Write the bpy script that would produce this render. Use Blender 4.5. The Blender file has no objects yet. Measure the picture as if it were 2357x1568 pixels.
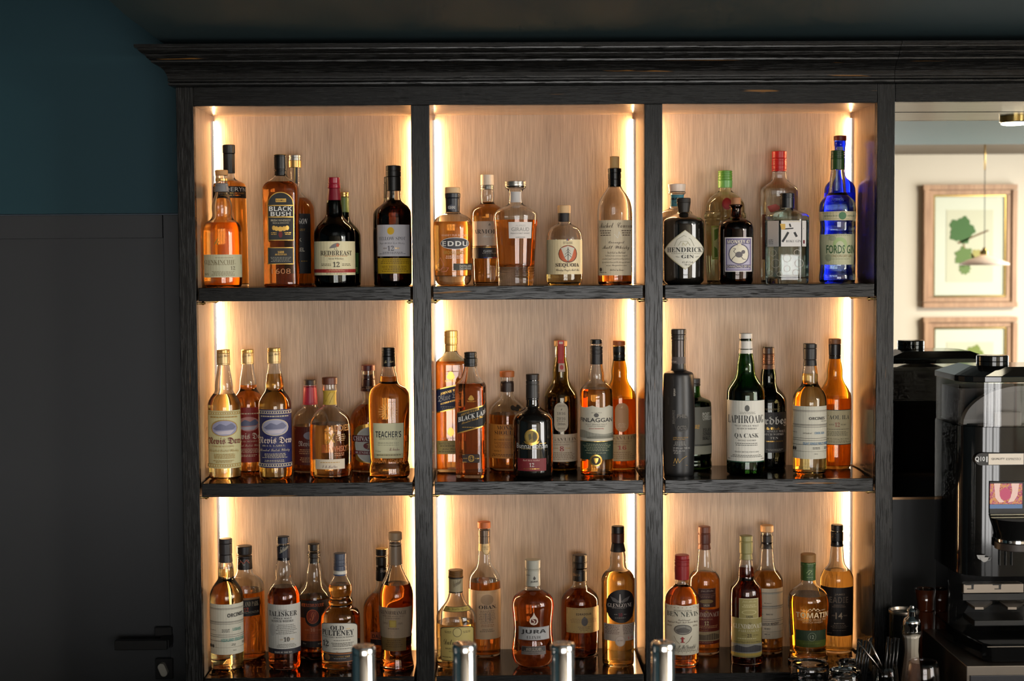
import bpy, math, random
from mathutils import Matrix, Vector
random.seed(7)
S = bpy.context.scene
COL = S.collection
ZC = 1.93                      # height of the photographer's lens above the floor
FPX = 3560.0
CAMLOC = Vector((0, -3.3192, ZC))
yaw, pit, rol = (math.radians(a) for a in (0.850, -2.8675, -0.3709))
FW = Vector((math.sin(yaw)*math.cos(pit), math.cos(yaw)*math.cos(pit), math.sin(pit)))
RT0 = Vector((math.cos(yaw), -math.sin(yaw), 0)); UP0 = RT0.cross(FW)
RT = RT0*math.cos(rol) + UP0*math.sin(rol); UP = -RT0*math.sin(rol) + UP0*math.cos(rol)
# ------------------------------------------------------------------ camera
cd = bpy.data.cameras.new('camera'); cam = bpy.data.objects.new('camera', cd); COL.objects.link(cam)
cd.sensor_width = 36; cd.lens = FPX*36/2357; cd.clip_start = .05
cam.matrix_world = Matrix(((RT.x, UP.x, -FW.x, CAMLOC.x), (RT.y, UP.y, -FW.y, CAMLOC.y), (RT.z, UP.z, -FW.z, CAMLOC.z), (0, 0, 0, 1)))
cd.dof.use_dof = True; cd.dof.focus_distance = 3.40; cd.dof.aperture_fstop = 5.0
S.camera = cam
# ------------------------------------------------------------------ world, exposure, cycles
w = bpy.data.worlds.new('world'); S.world = w; w.use_nodes = True
w.node_tree.nodes['Background'].inputs[0].default_value = (.85, .9, 1, 1)
w.node_tree.nodes['Background'].inputs[1].default_value = .3
S.view_settings.view_transform = 'Standard'; S.view_settings.look = 'None'
S.view_settings.exposure = 0.0; S.view_settings.gamma = 1; S.view_settings.use_curve_mapping = False
cy = S.cycles
cy.max_bounces = 16; cy.diffuse_bounces = 3; cy.glossy_bounces = 6; cy.transmission_bounces = 14; cy.transparent_max_bounces = 16
cy.caustics_reflective = False; cy.caustics_refractive = False; cy.blur_glossy = 1.0
cy.sample_clamp_indirect = 4.0; cy.sample_clamp_direct = 0
cy.use_adaptive_sampling = True; cy.adaptive_threshold = .04; cy.adaptive_min_samples = 12
cy.use_denoising = True; cy.denoiser = 'OPENIMAGEDENOISE'
# daylight that falls through the windows behind the photographer, and unseen side and overhead fills added for the cream wall
LIGHTS = dict(window=40.0, side=115.0, room=85.0)
def area(name, loc, rot, sx, sy, e, c):
    l = bpy.data.lights.new(name, 'AREA'); l.shape = 'RECTANGLE'; l.size = sx; l.size_y = sy; l.energy = e; l.color = c
    o = bpy.data.objects.new(name, l); COL.objects.link(o); o.location = loc; o.rotation_euler = rot; return o
YR = -5.30                      # inner face of the wall opposite the shelves
WIN = ((-.15, .38), (.67, .38), (1.49, .38)); WZ0, WZ1 = .35, 1.98
for wx, hw in WIN:
    area('window_daylight', (wx, YR-.10, (WZ0+WZ1)/2), (math.pi/2, 0, 0), 2*hw*.94, WZ1-WZ0-.06, LIGHTS['window'], (1, .975, .945))
area('side_fill_light', (4.35, -3.2, 1.7), (0, math.pi/2, 0), 1.5, 2.6, LIGHTS['side'], (1, .96, .9))  # added fill from the right, brightens the wall opposite the shelves
area('overhead_fill_light', (3.75, -3.6, 2.45), (0, math.radians(25), 0), .5, .5, LIGHTS['room'], (1, .88, .7))  # added overhead fill, kept out of the mirror's view

# ------------------------------------------------------------------ pixel tools (points of the place seen at a pixel, at depth plane Y)
def at(x, y, Y):
    d = FW + RT*((x-1178.5)/FPX) - UP*((y-784)/FPX)
    t = (Y-CAMLOC.y)/d.y
    return CAMLOC + d*t
def mpp(x, y, Y):               # metres per pixel there
    return (at(x, y, Y)-CAMLOC).dot(FW)/FPX

# ------------------------------------------------------------------ materials
MATS = {}
def lin(c):
    f = lambda v: (v/255/12.92) if v/255 <= .04045 else ((v/255+.055)/1.055)**2.4
    return (f(c[0]), f(c[1]), f(c[2]), 1)
def principled(name, col, rough=.5, metal=0, **kw):
    if name in MATS: return MATS[name]
    m = bpy.data.materials.new(name); m.use_nodes = True
    b = m.node_tree.nodes['Principled BSDF']
    b.inputs['Base Color'].default_value = col; b.inputs['Roughness'].default_value = rough; b.inputs['Metallic'].default_value = metal
    for k, v in kw.items(): b.inputs[k.replace('_', ' ')].default_value = v
    MATS[name] = m; return m
def rgb(c, rough=.55, metal=0):
    return principled('paint_%d_%d_%d_%d_%d' % (c[0], c[1], c[2], rough*100, metal*100), lin(c), rough, metal)
NC = {'gold': ((212, 168, 84), .32, .85), 'silver': ((205, 205, 205), .28, .9), 'copper': ((190, 110, 60), .35, .8)}
def col(c):
    if isinstance(c, str): a = NC[c]; return rgb(a[0], a[1], a[2])
    if len(c) == 4: return rgb(c[:3], c[3])
    return rgb(c)
def glass(name, c, ior=1.45, rough=0.0):
    m = principled(name, (c[0], c[1], c[2], 1), rough)
    b = m.node_tree.nodes['Principled BSDF']; b.inputs['Transmission Weight'].default_value = 1; b.inputs['IOR'].default_value = ior
    return m
def emit(name, c, s):
    m = bpy.data.materials.new(name); m.use_nodes = True; b = m.node_tree.nodes['Principled BSDF']
    b.inputs['Base Color'].default_value = (0, 0, 0, 1); b.inputs['Emission Color'].default_value = (c[0], c[1], c[2], 1); b.inputs['Emission Strength'].default_value = s
    return m
def wood(name, c0, c1, axis, rough, pores=0, bump=.3, worn=None, coat=0, sc=1.0, spec=.5):
    """oak with grain running along axis (0 x, 1 y, 2 z); worn: colour of the bare wood where the stain is rubbed away"""
    m = bpy.data.materials.new(name); m.use_nodes = True; nt = m.node_tree; N = nt.nodes; L = nt.links
    b = N['Principled BSDF']; b.inputs['Roughness'].default_value = rough; b.inputs['Coat Weight'].default_value = coat
    b.inputs['Specular IOR Level'].default_value = spec
    tc = N.new('ShaderNodeTexCoord')
    def noise(scale, stretch, det, dist=0):
        mp = N.new('ShaderNodeMapping'); s = [scale]*3; s[axis] = scale/stretch; mp.inputs['Scale'].default_value = s
        n = N.new('ShaderNodeTexNoise'); n.inputs['Scale'].default_value = 1; n.inputs['Detail'].default_value = det; n.inputs['Distortion'].default_value = dist
        L.new(tc.outputs['Object'], mp.inputs[0]); L.new(mp.outputs[0], n.inputs[0]); return n
    def ramp(n, a, bb, ca, cb):
        r = N.new('ShaderNodeValToRGB'); r.color_ramp.elements[0].position = a; r.color_ramp.elements[1].position = bb
        r.color_ramp.elements[0].color = ca; r.color_ramp.elements[1].color = cb; L.new(n.outputs[0], r.inputs[0]); return r
    n1 = noise(330*sc, 34, 3, .3); n2 = noise(30*sc, 9, 2, 1.2)
    r1 = ramp(n1, .35, .65, c0, c1); r2 = ramp(n2, .3, .7, (.90, .90, .90, 1), (1.05, 1.05, 1.05, 1))
    mx = N.new('ShaderNodeMix'); mx.data_type = 'RGBA'; mx.blend_type = 'MULTIPLY'; mx.inputs[0].default_value = 1
    L.new(r1.outputs[0], mx.inputs[6]); L.new(r2.outputs[0], mx.inputs[7]); out = mx.outputs[2]
    h = n1
    if pores:
        n3 = noise(760*sc, 34, 1, .5); r3 = ramp(n3, .34, .42, (0, 0, 0, 1), (1, 1, 1, 1)); h = r3
        L.new(ramp(n3, .36, .46, (rough+.25,)*3+(1,), (rough,)*3+(1,)).outputs[0], b.inputs['Roughness'])
    if worn:
        n4 = noise(70, 22, 4, .3); r4 = ramp(n4, .665, .69, (0, 0, 0, 1), (1, 1, 1, 1))
        m2 = N.new('ShaderNodeMix'); m2.data_type = 'RGBA'; L.new(r4.outputs[0], m2.inputs[0]); L.new(out, m2.inputs[6]); m2.inputs[7].default_value = worn; out = m2.outputs[2]
    L.new(out, b.inputs['Base Color'])
    bp = N.new('ShaderNodeBump'); bp.inputs['Strength'].default_value = bump; bp.inputs['Distance'].default_value = .0008
    L.new(h.outputs[0], bp.inputs['Height']); L.new(bp.outputs[0], b.inputs['Normal'])
    MATS[name] = m; return m
BK0, BK1, WORN = (.004, .004, .004, 1), (.010, .010, .0095, 1), (.20, .09, .02, 1)
blackX = wood('black_oak_along', BK0, BK1, 0, .27, 1, .45, WORN, spec=.3)
blackZ = wood('black_oak_upright', BK0, BK1, 2, .27, 1, .45, WORN, spec=.33)
blackY = wood('black_oak_return', BK0, BK1, 1, .30, 1, .55, WORN)
shelf_m = wood('black_oak_shelf', (.006, .005, .004, 1), (.012, .011, .010, 1), 0, .16, 0, .06)
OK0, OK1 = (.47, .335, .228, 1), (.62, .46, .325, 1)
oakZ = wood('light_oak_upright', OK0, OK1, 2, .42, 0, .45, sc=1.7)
oakS = wood('shaded_oak_side', (.34, .235, .15, 1), (.48, .35, .24, 1), 2, .13, 0, .12, sc=1.7)  # same oak, dimmer light on the side panels put into a darker colour
oakX = wood('shaded_oak_along', (.24, .165, .11, 1), (.36, .26, .18, 1), 0, .24, 0, .12, sc=1.5)  # same oak, darkened in colour for the dim compartment ceilings
oakF = wood('frame_oak', (.36, .20, .12, 1), (.55, .34, .21, 1), 2, .5, 0, .1, sc=.5)
def plaster(name, c, rough=.6, bump=.08):
    m = principled(name, c, rough); nt = m.node_tree; n = nt.nodes.new('ShaderNodeTexNoise'); n.inputs['Scale'].default_value = 220
    tc = nt.nodes.new('ShaderNodeTexCoord'); nt.links.new(tc.outputs['Object'], n.inputs[0])
    b = nt.nodes.new('ShaderNodeBump'); b.inputs['Strength'].default_value = bump; b.inputs['Distance'].default_value = .001
    nt.links.new(n.outputs[0], b.inputs['Height']); nt.links.new(b.outputs[0], nt.nodes['Principled BSDF'].inputs['Normal']); return m
teal = plaster('teal_wall_paint', (.0065, .048, .066, 1), .65)
tealC = plaster('teal_ceiling_paint', (.018, .048, .056, 1), .7, .03)
doorP = plaster('charcoal_door_paint', (.036, .038, .042, 1), .5, .05)
cream = plaster('cream_wall_paint', (.72, .66, .56, 1), .7)
taupe = plaster('taupe_ceiling_paint', (.16, .13, .10, 1), .7)
floorm = wood('floor_oak', (.12, .08, .05, 1), (.2, .14, .09, 1), 1, .4, 0, .1)
black_gloss = principled('black_gloss_plastic', (.006, .006, .006, 1), .08)
black_matt = principled('black_matt_plastic', (.006, .006, .006, 1), .42)
steel = principled('brushed_steel', (.36, .31, .26, 1), .34, 1)
chrome = principled('chrome', (.82, .82, .82, 1), .09, 1)
brass = principled('brass', (.62, .43, .16, 1), .22, 1)
mirror_m = principled('mirror_silver', (.90, .92, .90, 1), .0, 1)
clear = glass('clear_glass', (1, 1, 1), 1.45)
def thin_glass(name, c, refl=.9):
    # thin walled glass: straight see-through body with a mirror-like Fresnel coat
    m = bpy.data.materials.new(name); m.use_nodes = True; nt = m.node_tree; N = nt.nodes; N.remove(N['Principled BSDF'])
    tr = N.new('ShaderNodeBsdfTransparent'); tr.inputs[0].default_value = (c[0], c[1], c[2], 1); gl_ = N.new('ShaderNodeBsdfGlossy'); gl_.inputs['Roughness'].default_value = .02
    fr = N.new('ShaderNodeFresnel'); geo = N.new('ShaderNodeNewGeometry'); ma = N.new('ShaderNodeMath'); ma.operation = 'MULTIPLY_ADD'
    ma.inputs[1].default_value = 1/1.5-1.5; ma.inputs[2].default_value = 1.5; nt.links.new(geo.outputs['Backfacing'], ma.inputs[0]); nt.links.new(ma.outputs[0], fr.inputs[0]); mx = N.new('ShaderNodeMixShader')
    nt.links.new(fr.outputs[0], mx.inputs[0]); nt.links.new(tr.outputs[0], mx.inputs[1]); nt.links.new(gl_.outputs[0], mx.inputs[2]); nt.links.new(mx.outputs[0], N['Material Output'].inputs[0]); return m

# ------------------------------------------------------------------ object helpers
def link(name, verts, faces, mats, parent=None, fm=None, smooth=False, loc=None):
    me = bpy.data.meshes.new(name); me.from_pydata([tuple(v) for v in verts], [], faces)
    for m in (mats if isinstance(mats, (list, tuple)) else [mats]): me.materials.append(m)
    if fm: me.polygons.foreach_set('material_index', fm)
    if smooth: me.polygons.foreach_set('use_smooth', [True]*len(me.polygons))
    me.update(); o = bpy.data.objects.new(name, me); COL.objects.link(o)
    if parent: o.parent = parent
    if loc is not None: o.location = loc
    return o
def tag(o, label=None, cat=None, group=None, kind=None):
    for k, v in (('label', label), ('category', cat), ('group', group), ('kind', kind)):
        if v: o[k] = v
    return o
def thing(name, label, cat, loc=(0, 0, 0), group=None):
    o = bpy.data.objects.new(name, None); COL.objects.link(o); o.location = loc; o.empty_display_size = .02
    return tag(o, label, cat, group)
class MB:
    def __init__(s): s.v = []; s.f = []; s.m = []
    def add(s, v, f, m=0):
        k = len(s.v); s.v += [Vector(p) for p in v]; s.f += [tuple(i+k for i in q) for q in f]; s.m += [m]*len(f); return s
    def box(s, x0, x1, y0, y1, z0, z1, m=0):
        return s.add([(x, y, z) for z in (z0, z1) for y in (y0, y1) for x in (x0, x1)],
                     [(0, 2, 3, 1), (4, 5, 7, 6), (0, 1, 5, 4), (2, 6, 7, 3), (0, 4, 6, 2), (1, 3, 7, 5)], m)
    def lathe(s, pr, n=32, c=(0, 0, 0), m=0, cap=True, axis=2, sx=1, sy=1):
        v = []; f = []
        for r, z in pr:
            for i in range(n):
                a = 2*math.pi*i/n; p = (r*math.cos(a)*sx, r*math.sin(a)*sy, z)
                if axis == 1: p = (p[0], p[2], p[1])
                if axis == 0: p = (p[2], p[0], p[1])
                v.append((p[0]+c[0], p[1]+c[1], p[2]+c[2]))
        for j in range(len(pr)-1):
            for i in range(n):
                a = j*n+i; b = j*n+(i+1) % n; f.append((a, b, b+n, a+n))
        if cap: f.append(tuple(range(n-1, -1, -1))); f.append(tuple(range((len(pr)-1)*n, len(pr)*n)))
        return s.add(v, f, m)
    def tube(s, pts, r, n=10, m=0):
        pts = [Vector(p) for p in pts]; v = []; f = []
        for i, p in enumerate(pts):
            t = (pts[min(i+1, len(pts)-1)]-pts[max(i-1, 0)]).normalized(); a = t.orthogonal().normalized(); b = t.cross(a)
            for k in range(n):
                q = 2*math.pi*k/n; v.append(p+a*r*math.cos(q)+b*r*math.sin(q))
        for i in range(len(pts)-1):
            for k in range(n): f.append((i*n+k, i*n+(k+1) % n, (i+1)*n+(k+1) % n, (i+1)*n+k))
        f.append(tuple(range(n-1, -1, -1))); f.append(tuple(range((len(pts)-1)*n, len(pts)*n)))
        return s.add(v, f, m)
    def ext(s, poly, z0, z1, m=0):          # prism of an (x, y) outline
        n = len(poly); v = [(x, y, z0) for x, y in poly]+[(x, y, z1) for x, y in poly]
        return s.add(v, [tuple(range(n-1, -1, -1)), tuple(range(n, 2*n))]+[(i, (i+1) % n, n+(i+1) % n, n+i) for i in range(n)], m)
    def build(s, name, mats, parent=None, smooth=False, bevel=0, loc=None, auto=False):
        o = link(name, s.v, s.f, mats, parent, s.m, smooth or auto, loc)
        if bevel:
            b = o.modifiers.new('bevel', 'BEVEL'); b.width = bevel; b.segments = 2; b.limit_method = 'ANGLE'
        if auto:
            for e in o.data.polygons: e.use_smooth = True
            o.data.set_sharp_from_angle(angle=math.radians(35))
        return o
def boxo(name, x0, x1, y0, y1, z0, z1, m, parent=None, bevel=0):
    c = Vector(((x0+x1)/2, (y0+y1)/2, (z0+z1)/2))
    b = MB().box(x0-c.x, x1-c.x, y0-c.y, y1-c.y, z0-c.z, z1-c.z)
    return b.build(name, m, parent, bevel=bevel, loc=c)

# ------------------------------------------------------------------ the room
FLOORX0, FLOORX1, YB = -3.0, 4.4, .275
def struct(o): o['kind'] = 'structure'; return o
ZCEIL, ZSOF = ZC+.62, at(1200, 92, -.06).z+.012
struct(boxo('floor', FLOORX0, FLOORX1, YR-.12, YB+.12, -.06, 0, floorm))
struct(boxo('ceiling', FLOORX0, FLOORX1, YR-.12, YB+.12, ZCEIL, ZCEIL+.06, taupe))
struct(boxo('wall_left', FLOORX0-.1, FLOORX0, YR-.12, YB+.12, 0, ZCEIL, teal))
wr = MB()
for a, b_, c, d in ((-5.42, .395, 0, .8), (-5.42, .395, 2.5, ZCEIL), (-5.42, -4.6, .8, 2.5), (-1.8, .395, .8, 2.5)): wr.box(FLOORX1, FLOORX1+.1, a, b_, c, d)
struct(wr.build('wall_right', cream))
# door leaf and wall behind the bar
DT = at(200, 492, YB).z; DR = at(397, 900, YB).x
wb = MB().box(FLOORX0, FLOORX1, YB, YB+.1, DT, ZCEIL).box(DR+.02, FLOORX1, YB, YB+.1, 0, DT).box(FLOORX0, -1.95, YB, YB+.1, 0, DT)
struct(wb.build('wall_back', teal))
d0, d1 = -1.95, DR+.02
rb = at(200, 549, YB).z; sx = at(380, 900, YB).x
db = MB().box(d0, d1, YB+.014, YB+.05, 0, DT-.003)
db.box(d0, sx, YB+.002, YB+.016, rb, DT-.003).box(sx+.0015, d1, YB+.002, YB+.016, .0, DT-.003).box(d0, d0+.09, YB+.002, YB+.016, 0, rb-.0).box(d0+.09, sx, YB+.002, YB+.016, 0, .2)
door = struct(db.build('door_1', doorP, bevel=.001))
hm = principled('dark_bronze_handle', (.018, .017, .017, 1), .4, .3)
hb = MB(); a = at(358, 1490, YB); b_ = at(397, 1443, YB); hb.box(a.x, b_.x, YB-.008, YB+.003, a.z, b_.z)
a = at(366, 1492, YB-.05); b_ = at(390, 1472, YB-.05); hb.box(a.x, b_.x, YB-.055, YB-.006, a.z, b_.z)
a = at(266, 1495, YB-.055); b_ = at(386, 1472, YB-.055); hb.box(a.x, b_.x, YB-.066, YB-.046, a.z, b_.z)
hb.build('door_handle', hm, door, bevel=.0015)
lk = MB(); a = at(360, 1562, YB); b_ = at(399, 1515, YB); lk.box(a.x, b_.x, YB-.008, YB+.003, a.z, b_.z)
lk.build('lock_plate', hm, door, bevel=.0015)
c = at(375, 1542, YB-.02); tk = MB(); pl = []
for i in range(24):
    t = 2*math.pi*i/24; x = .0085*math.cos(t); z = .0085*math.sin(t)+(.0075 if math.sin(t) > 0 else -.0075); pl.append((x, z))
ca, sa = math.cos(.38), math.sin(.38)
P2 = [(x*ca-z*sa, x*sa+z*ca) for x, z in pl]
n = 24; v = [(x, -.006, z) for x, z in P2]+[(x, .012, z) for x, z in P2]
tk.add(v, [tuple(range(n)), tuple(range(2*n-1, n-1, -1))]+[((i+1) % n, i, n+i, n+(i+1) % n) for i in range(n)])
o = tk.build('lock_turn', rgb((196, 190, 176), .4), door, loc=c, bevel=.0015); o['label'] = 'pale oval lock turn'
# opposite wall with three windows (it is seen only in the mirror and as highlights on the bottles)
wo = MB(); xs = [FLOORX0]
for wx, hw in WIN: xs += [wx-hw, wx+hw]
xs.append(FLOORX1)
for i in range(0, len(xs)-1, 2): wo.box(xs[i], xs[i+1], YR-.12, YR, 0, ZCEIL)
for wx, hw in WIN: wo.box(wx-hw, wx+hw, YR-.12, YR, 0, WZ0).box(wx-hw, wx+hw, YR-.12, YR, WZ1, ZCEIL)
struct(wo.build('wall_front', cream))
winm = principled('window_frame_white', (.6, .6, .58, 1), .4)
for k, (wx, hw) in enumerate(WIN):
    f = MB()
    for x0, x1 in ((wx-hw, wx-hw+.05), (wx-.02, wx+.02), (wx+hw-.05, wx+hw)): f.box(x0, x1, YR-.07, YR-.01, WZ0, WZ1)
    for z0, z1 in ((WZ0, WZ0+.05), (1.42, 1.45), (WZ1-.05, WZ1)): f.box(wx-hw, wx+hw, YR-.07, YR-.01, z0, z1)
    struct(f.build('window_%d' % (k+1), winm))
f = MB()
for y0 in (-4.6, -3.22, -1.84): f.box(FLOORX1+.02, FLOORX1+.07, y0, y0+.04, .8, 2.5)
struct(f.build('window_4', winm))  # unseen side window, added to go with the side fill light
# lowered ceiling over the bar: its left edge runs toward the viewer
e0 = at(372, 97, -.04); e1 = at(245, 0, -1.0)
q = at(245, -0, 0)
def sof_x(Y, px, py):           # where the soffit plane is met by the sight line through a pixel
    d = FW + RT*((px-1178.5)/FPX) - UP*((py-784)/FPX); t = (ZSOF-CAMLOC.z)/d.z; return CAMLOC+d*t
pA, pB, pC, pD = sof_x(0, 372, 97), sof_x(0, 330, 66), sof_x(0, 290, 36), sof_x(0, 268, 16)
dirv = (pD-pC); pE = pD+dirv*((-1.35-pD.y)/dirv.y)
pp = [(pA.x+(pA.x-pB.x)*.3, YB-.0), (pA.x, pA.y), (pB.x, pB.y), (pC.x, pC.y), (pD.x, pD.y), (pE.x, -1.35), (FLOORX1, -1.35), (FLOORX1, YB)]
so = MB().ext(pp, ZSOF, ZCEIL); o = struct(so.build('ceiling_soffit', tealC))
struct(boxo('ceiling_bulkhead', pE.x, FLOORX1, -2.62, -1.3505, ZSOF, ZCEIL, principled('lit_soffit_blue', (.16, .27, .31, 1), .5)))  # front part of the soffit; its brighter light is put into a lighter blue

# ------------------------------------------------------------------ the shelf unit
SX = [-.66208, -.62537, -.16316, -.12412, .33546, .37392, .83455, .87268]
HB = ZC+.33763                                   # underside of the header
ST = [ZC-.04886, ZC-.47066, ZC-.89502]           # shelf tops
TH = .0292; DEP = .2325; ZBOT = ST[2]-TH; CT = ZBOT-.0004
FT = at(1200, 197, 0).z                           # top of the frieze
unit = thing('bar_shelf_unit', 'tall black stained oak shelf unit with nine lit compartments full of spirit bottles', 'shelving unit')
stile_z = CT
for i in (0, 2, 4, 6):
    top = FT if i in (0, 6) else HB
    boxo('stile', SX[i], SX[i+1], 0, .022, stile_z if i in (0, 6) else CT, top, blackZ, unit, .0012)
boxo('header', SX[1]+.0004, SX[6]-.0004, .0005, .022, HB, FT, blackX, unit, .001)
for i in (0, 2, 4):
    x0, x1 = SX[i+1], SX[i+2]
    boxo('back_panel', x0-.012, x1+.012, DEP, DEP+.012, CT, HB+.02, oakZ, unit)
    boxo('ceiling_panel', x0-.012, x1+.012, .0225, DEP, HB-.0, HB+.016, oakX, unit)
    for s, xx in ((1, x0), (-1, x1)):
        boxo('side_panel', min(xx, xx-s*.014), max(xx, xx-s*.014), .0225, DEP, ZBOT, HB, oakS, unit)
boxo('end_panel', SX[0]+.001, SX[0]+.020, .0225, YB, stile_z, FT, blackZ, unit)
boxo('end_panel', SX[7]-.020, SX[7]-.001, .0225, YB, stile_z, FT, blackZ, unit)
gap = .0045
for i in (0, 2, 4):
    for j, z in enumerate(ST):
        o = MB().box(SX[i+1]+gap, SX[i+2]-gap, .001, DEP-.002, z-TH, z); fm = o.m; 
        o.m = [0, 1, 0, 0, 0, 0]                   # the top face is polished dark
        oo = o.build('shelf', [blackX, shelf_m], unit, bevel=.0012)
        if j < 2:
            for xx, s in ((SX[i+1], 1), (SX[i+2], -1)):
                for yy in (.03, .19):
                    MB().lathe([(.0028, 0), (.0028, .006), (.0042, .0065), (.0042, .011), (.0022, .0115), (.0022, .014)], 14, axis=0).build(
                        'shelf_pin', brass, unit, loc=(xx, yy, z-TH-.0045), auto=True).scale = (s, 1, 1)
# cornice profile (outward, upward) swept along the front with a mitred return on the left
PR = [(0, 0), (.003, .001), (.011, .002), (.013, .004), (.0135, .008), (.010, .0095), (.0135, .012), (.0145, .016), (.013, .018), (.014, .022), (.0165, .030), (.0205, .038),
      (.0275, .046), (.036, .0515), (.042, .0535), (.0425, .0575), (.0455, .059), (.050, .064), (.0525, .069), (.053, .071), (.0575, .072), (.062, .076), (.0645, .080), (.065, .083), (.070, .0835), (.0712, .087), (.0712, .092), (0, .092)]
def cornice(name, x0, x1, ret, parent):
    zt = at(1200, 97.5, -.071).z; sc = (zt-FT)/.092
    v = []; f = []; n = len(PR)
    rows = []
    if ret: rows.append([(x0-o_, YB, FT+z*sc) for o_, z in PR])
    rows.append([(x0-(o_ if ret else 0), -o_, FT+z*sc) for o_, z in PR])
    rows.append([(x1, -o_, FT+z*sc) for o_, z in PR])
    if ret: rows.append([(x1, YB, FT+z*sc) for o_, z in PR])
    for r in rows: v += r
    for a in range(len(rows)-1):
        for i in range(n-1): f.append((a*n+i, (a+1)*n+i, (a+1)*n+i+1, a*n+i+1))
    f.append(tuple(range(n-1, -1, -1))); f.append(tuple(range((len(rows)-1)*n, len(rows)*n)))
    return link(name, v, f, blackX, parent)
cornice('cornice', SX[0], at(2064, 150, -.03).x-.0005, True, unit)
# led strips in the rear corners
led = emit('led_warm', (1.0, .61, .29), 104.0)
ledd = emit('led_dot', (1.0, .70, .38), 160.0)
alu = principled('aluminium_profile', (.5, .47, .42, 1), .4, 1)
for i in (0, 2, 4):
    for s, xx in ((1, SX[i+1]), (-1, SX[i+2])):
        for z0, z1 in ((ST[0], HB), (ST[1], ST[0]-TH), (ST[2], ST[1]-TH)):
            z0 += .001; z1 -= .012 if z1 == HB else .002
            m = MB(); Y = DEP-.0012; w_ = .0095
            m.box(min(xx, xx+s*.0035), max(xx, xx+s*.0035), Y-w_, Y, z0, z1)
            m.m = [0, 0, 0, 0, 1 if s < 0 else 0, 1 if s > 0 else 0]
            o = m.build('led_strip', [alu, led], unit)
            o['label'] = 'glowing warm white light strip'

# ------------------------------------------------------------------ mirror bay on the right
mb = thing('mirror_bay', 'black oak bay with a mirror back beside the bottle shelves', 'shelving unit')
XM0, XM1 = SX[7]+.0008, 1.62
dz = at(2200, 234, 0).z
boxo('header', XM0, XM1, .0005, .022, dz, FT, blackX, mb, .001)
cornice('cornice', at(2064, 150, -.03).x+.0005, XM1, False, mb)
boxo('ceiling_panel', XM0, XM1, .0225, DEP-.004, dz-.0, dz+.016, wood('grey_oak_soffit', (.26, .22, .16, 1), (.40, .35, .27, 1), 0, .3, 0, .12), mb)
boxo('stile', XM1-.04, XM1, 0, .022, CT, dz, blackZ, mb, .001)
zmb = at(2100, 1143, DEP).z
o = boxo('mirror', XM0, XM1, DEP-.003, DEP+.004, zmb, dz-.001, mirror_m, mb)
boxo('mirror_ledge', XM0, XM1, DEP-.008, DEP+.02, zmb-.006, zmb-.0005, principled('lit_ledge_orange', (.35, .2, .1, 1), .3, 1), mb)  # orange of the lit edge is put into the ledge's colour
boxo('back_panel', XM0, XM1, DEP, DEP+.012, CT, zmb-.007, black_matt, mb)
# puck light under the header; the photo shows it through the mirror
YM = DEP-.003
def virt(x, y, Yv): p = at(x, y, Yv); return Vector((p.x, 2*YM-p.y, p.z))
pk = virt(2334, 270, 2*YM-.115); pu = thing('puck_light', 'small round brass downlight under the header over the mirror', 'light', (pk.x, .115, dz))
MB().lathe([(.034, -.0), (.034, -.013), (.032, -.015)], 40).build('housing', brass, pu, auto=True)
MB().lathe([(.030, -.0152), (.030, -.019), (.026, -.0205)], 40).build('diffuser', emit('puck_glow', (1, .88, .66), 9), pu, auto=True)

# ------------------------------------------------------------------ counters
ct = boxo('back_counter', -.685, FLOORX1-.9, -.50, YB-.004, CT-.04, CT, principled('dark_stone_counter', (.012, .011, .010, 1), .25), None, .003)
tag(ct, 'dark back counter that carries the shelf unit, jars and espresso machine', 'counter')
cb = boxo('counter_cabinet', -.58, FLOORX1-.9, -.46, YB-.004, 0, CT-.04, black_matt)
tag(cb, 'black base cabinet under the dark back counter', 'cabinet')
bc = boxo('bar_counter', -1.3, 2.2, -1.62, -1.0, 1.04, 1.09, principled('bar_top_wood', (.05, .025, .012, 1), .25), None, .004)
tag(bc, 'dark bar counter in the foreground carrying the chrome tap columns', 'counter')
bb = boxo('bar_cabinet', -1.25, 2.15, -1.55, -1.07, 0, 1.04, black_matt)
tag(bb, 'black bar body under the foreground counter', 'cabinet')

# ------------------------------------------------------------------ lettering
def fmap(s, u, l=None, d=None):
    o = ''
    for c in s:
        if 'A' <= c <= 'Z' and u: o += chr(u+ord(c)-65)
        elif 'a' <= c <= 'z' and u: o += chr((l or u+26)+ord(c)-97)
        elif '0' <= c <= '9' and d: o += chr(d+ord(c)-48)
        else: o += c
    return o
FONT = {'b': (0, None, None, .012), 's': (0x1D400, None, 0x1D7CE, -.012), 'S': (0x1D400, None, 0x1D7CE, 0), 'i': (0x1D468, None, 0x1D7CE, -.01), 'k': (0x1D4D0, None, 0x1D7CE, -.006), 'f': (0x1D56C, None, 0x1D7CE, 0), 'n': (0, None, None, -.006), 'B': (0x1D5D4, None, 0x1D7EC, 0)}
TC = {}
def text_mesh(s, font):
    """(vertices, faces) of a line of type scaled to the unit square"""
    if (s, font) in TC: return TC[s, font]
    u, l, d, off = FONT[font]
    c = bpy.data.curves.new('type', 'FONT'); c.body = fmap(s, u, l, d); c.size = 1; c.offset = off; c.resolution_u = 2
    o = bpy.data.objects.new('type', c); me = bpy.data.meshes.new_from_object(o)
    v = [(p.co.x, p.co.y) for p in me.vertices]; f = [tuple(p.vertices) for p in me.polygons]
    bpy.data.objects.remove(o); bpy.data.curves.remove(c); bpy.data.meshes.remove(me)
    if not v: v = [(0, 0), (1, 1)]
    x0 = min(p[0] for p in v); x1 = max(p[0] for p in v); y0 = min(p[1] for p in v); y1 = max(p[1] for p in v)
    v = [((x-x0)/(x1-x0), (y-y0)/(y1-y0)) for x, y in v]
    TC[s, font] = v, f; return v, f

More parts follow.
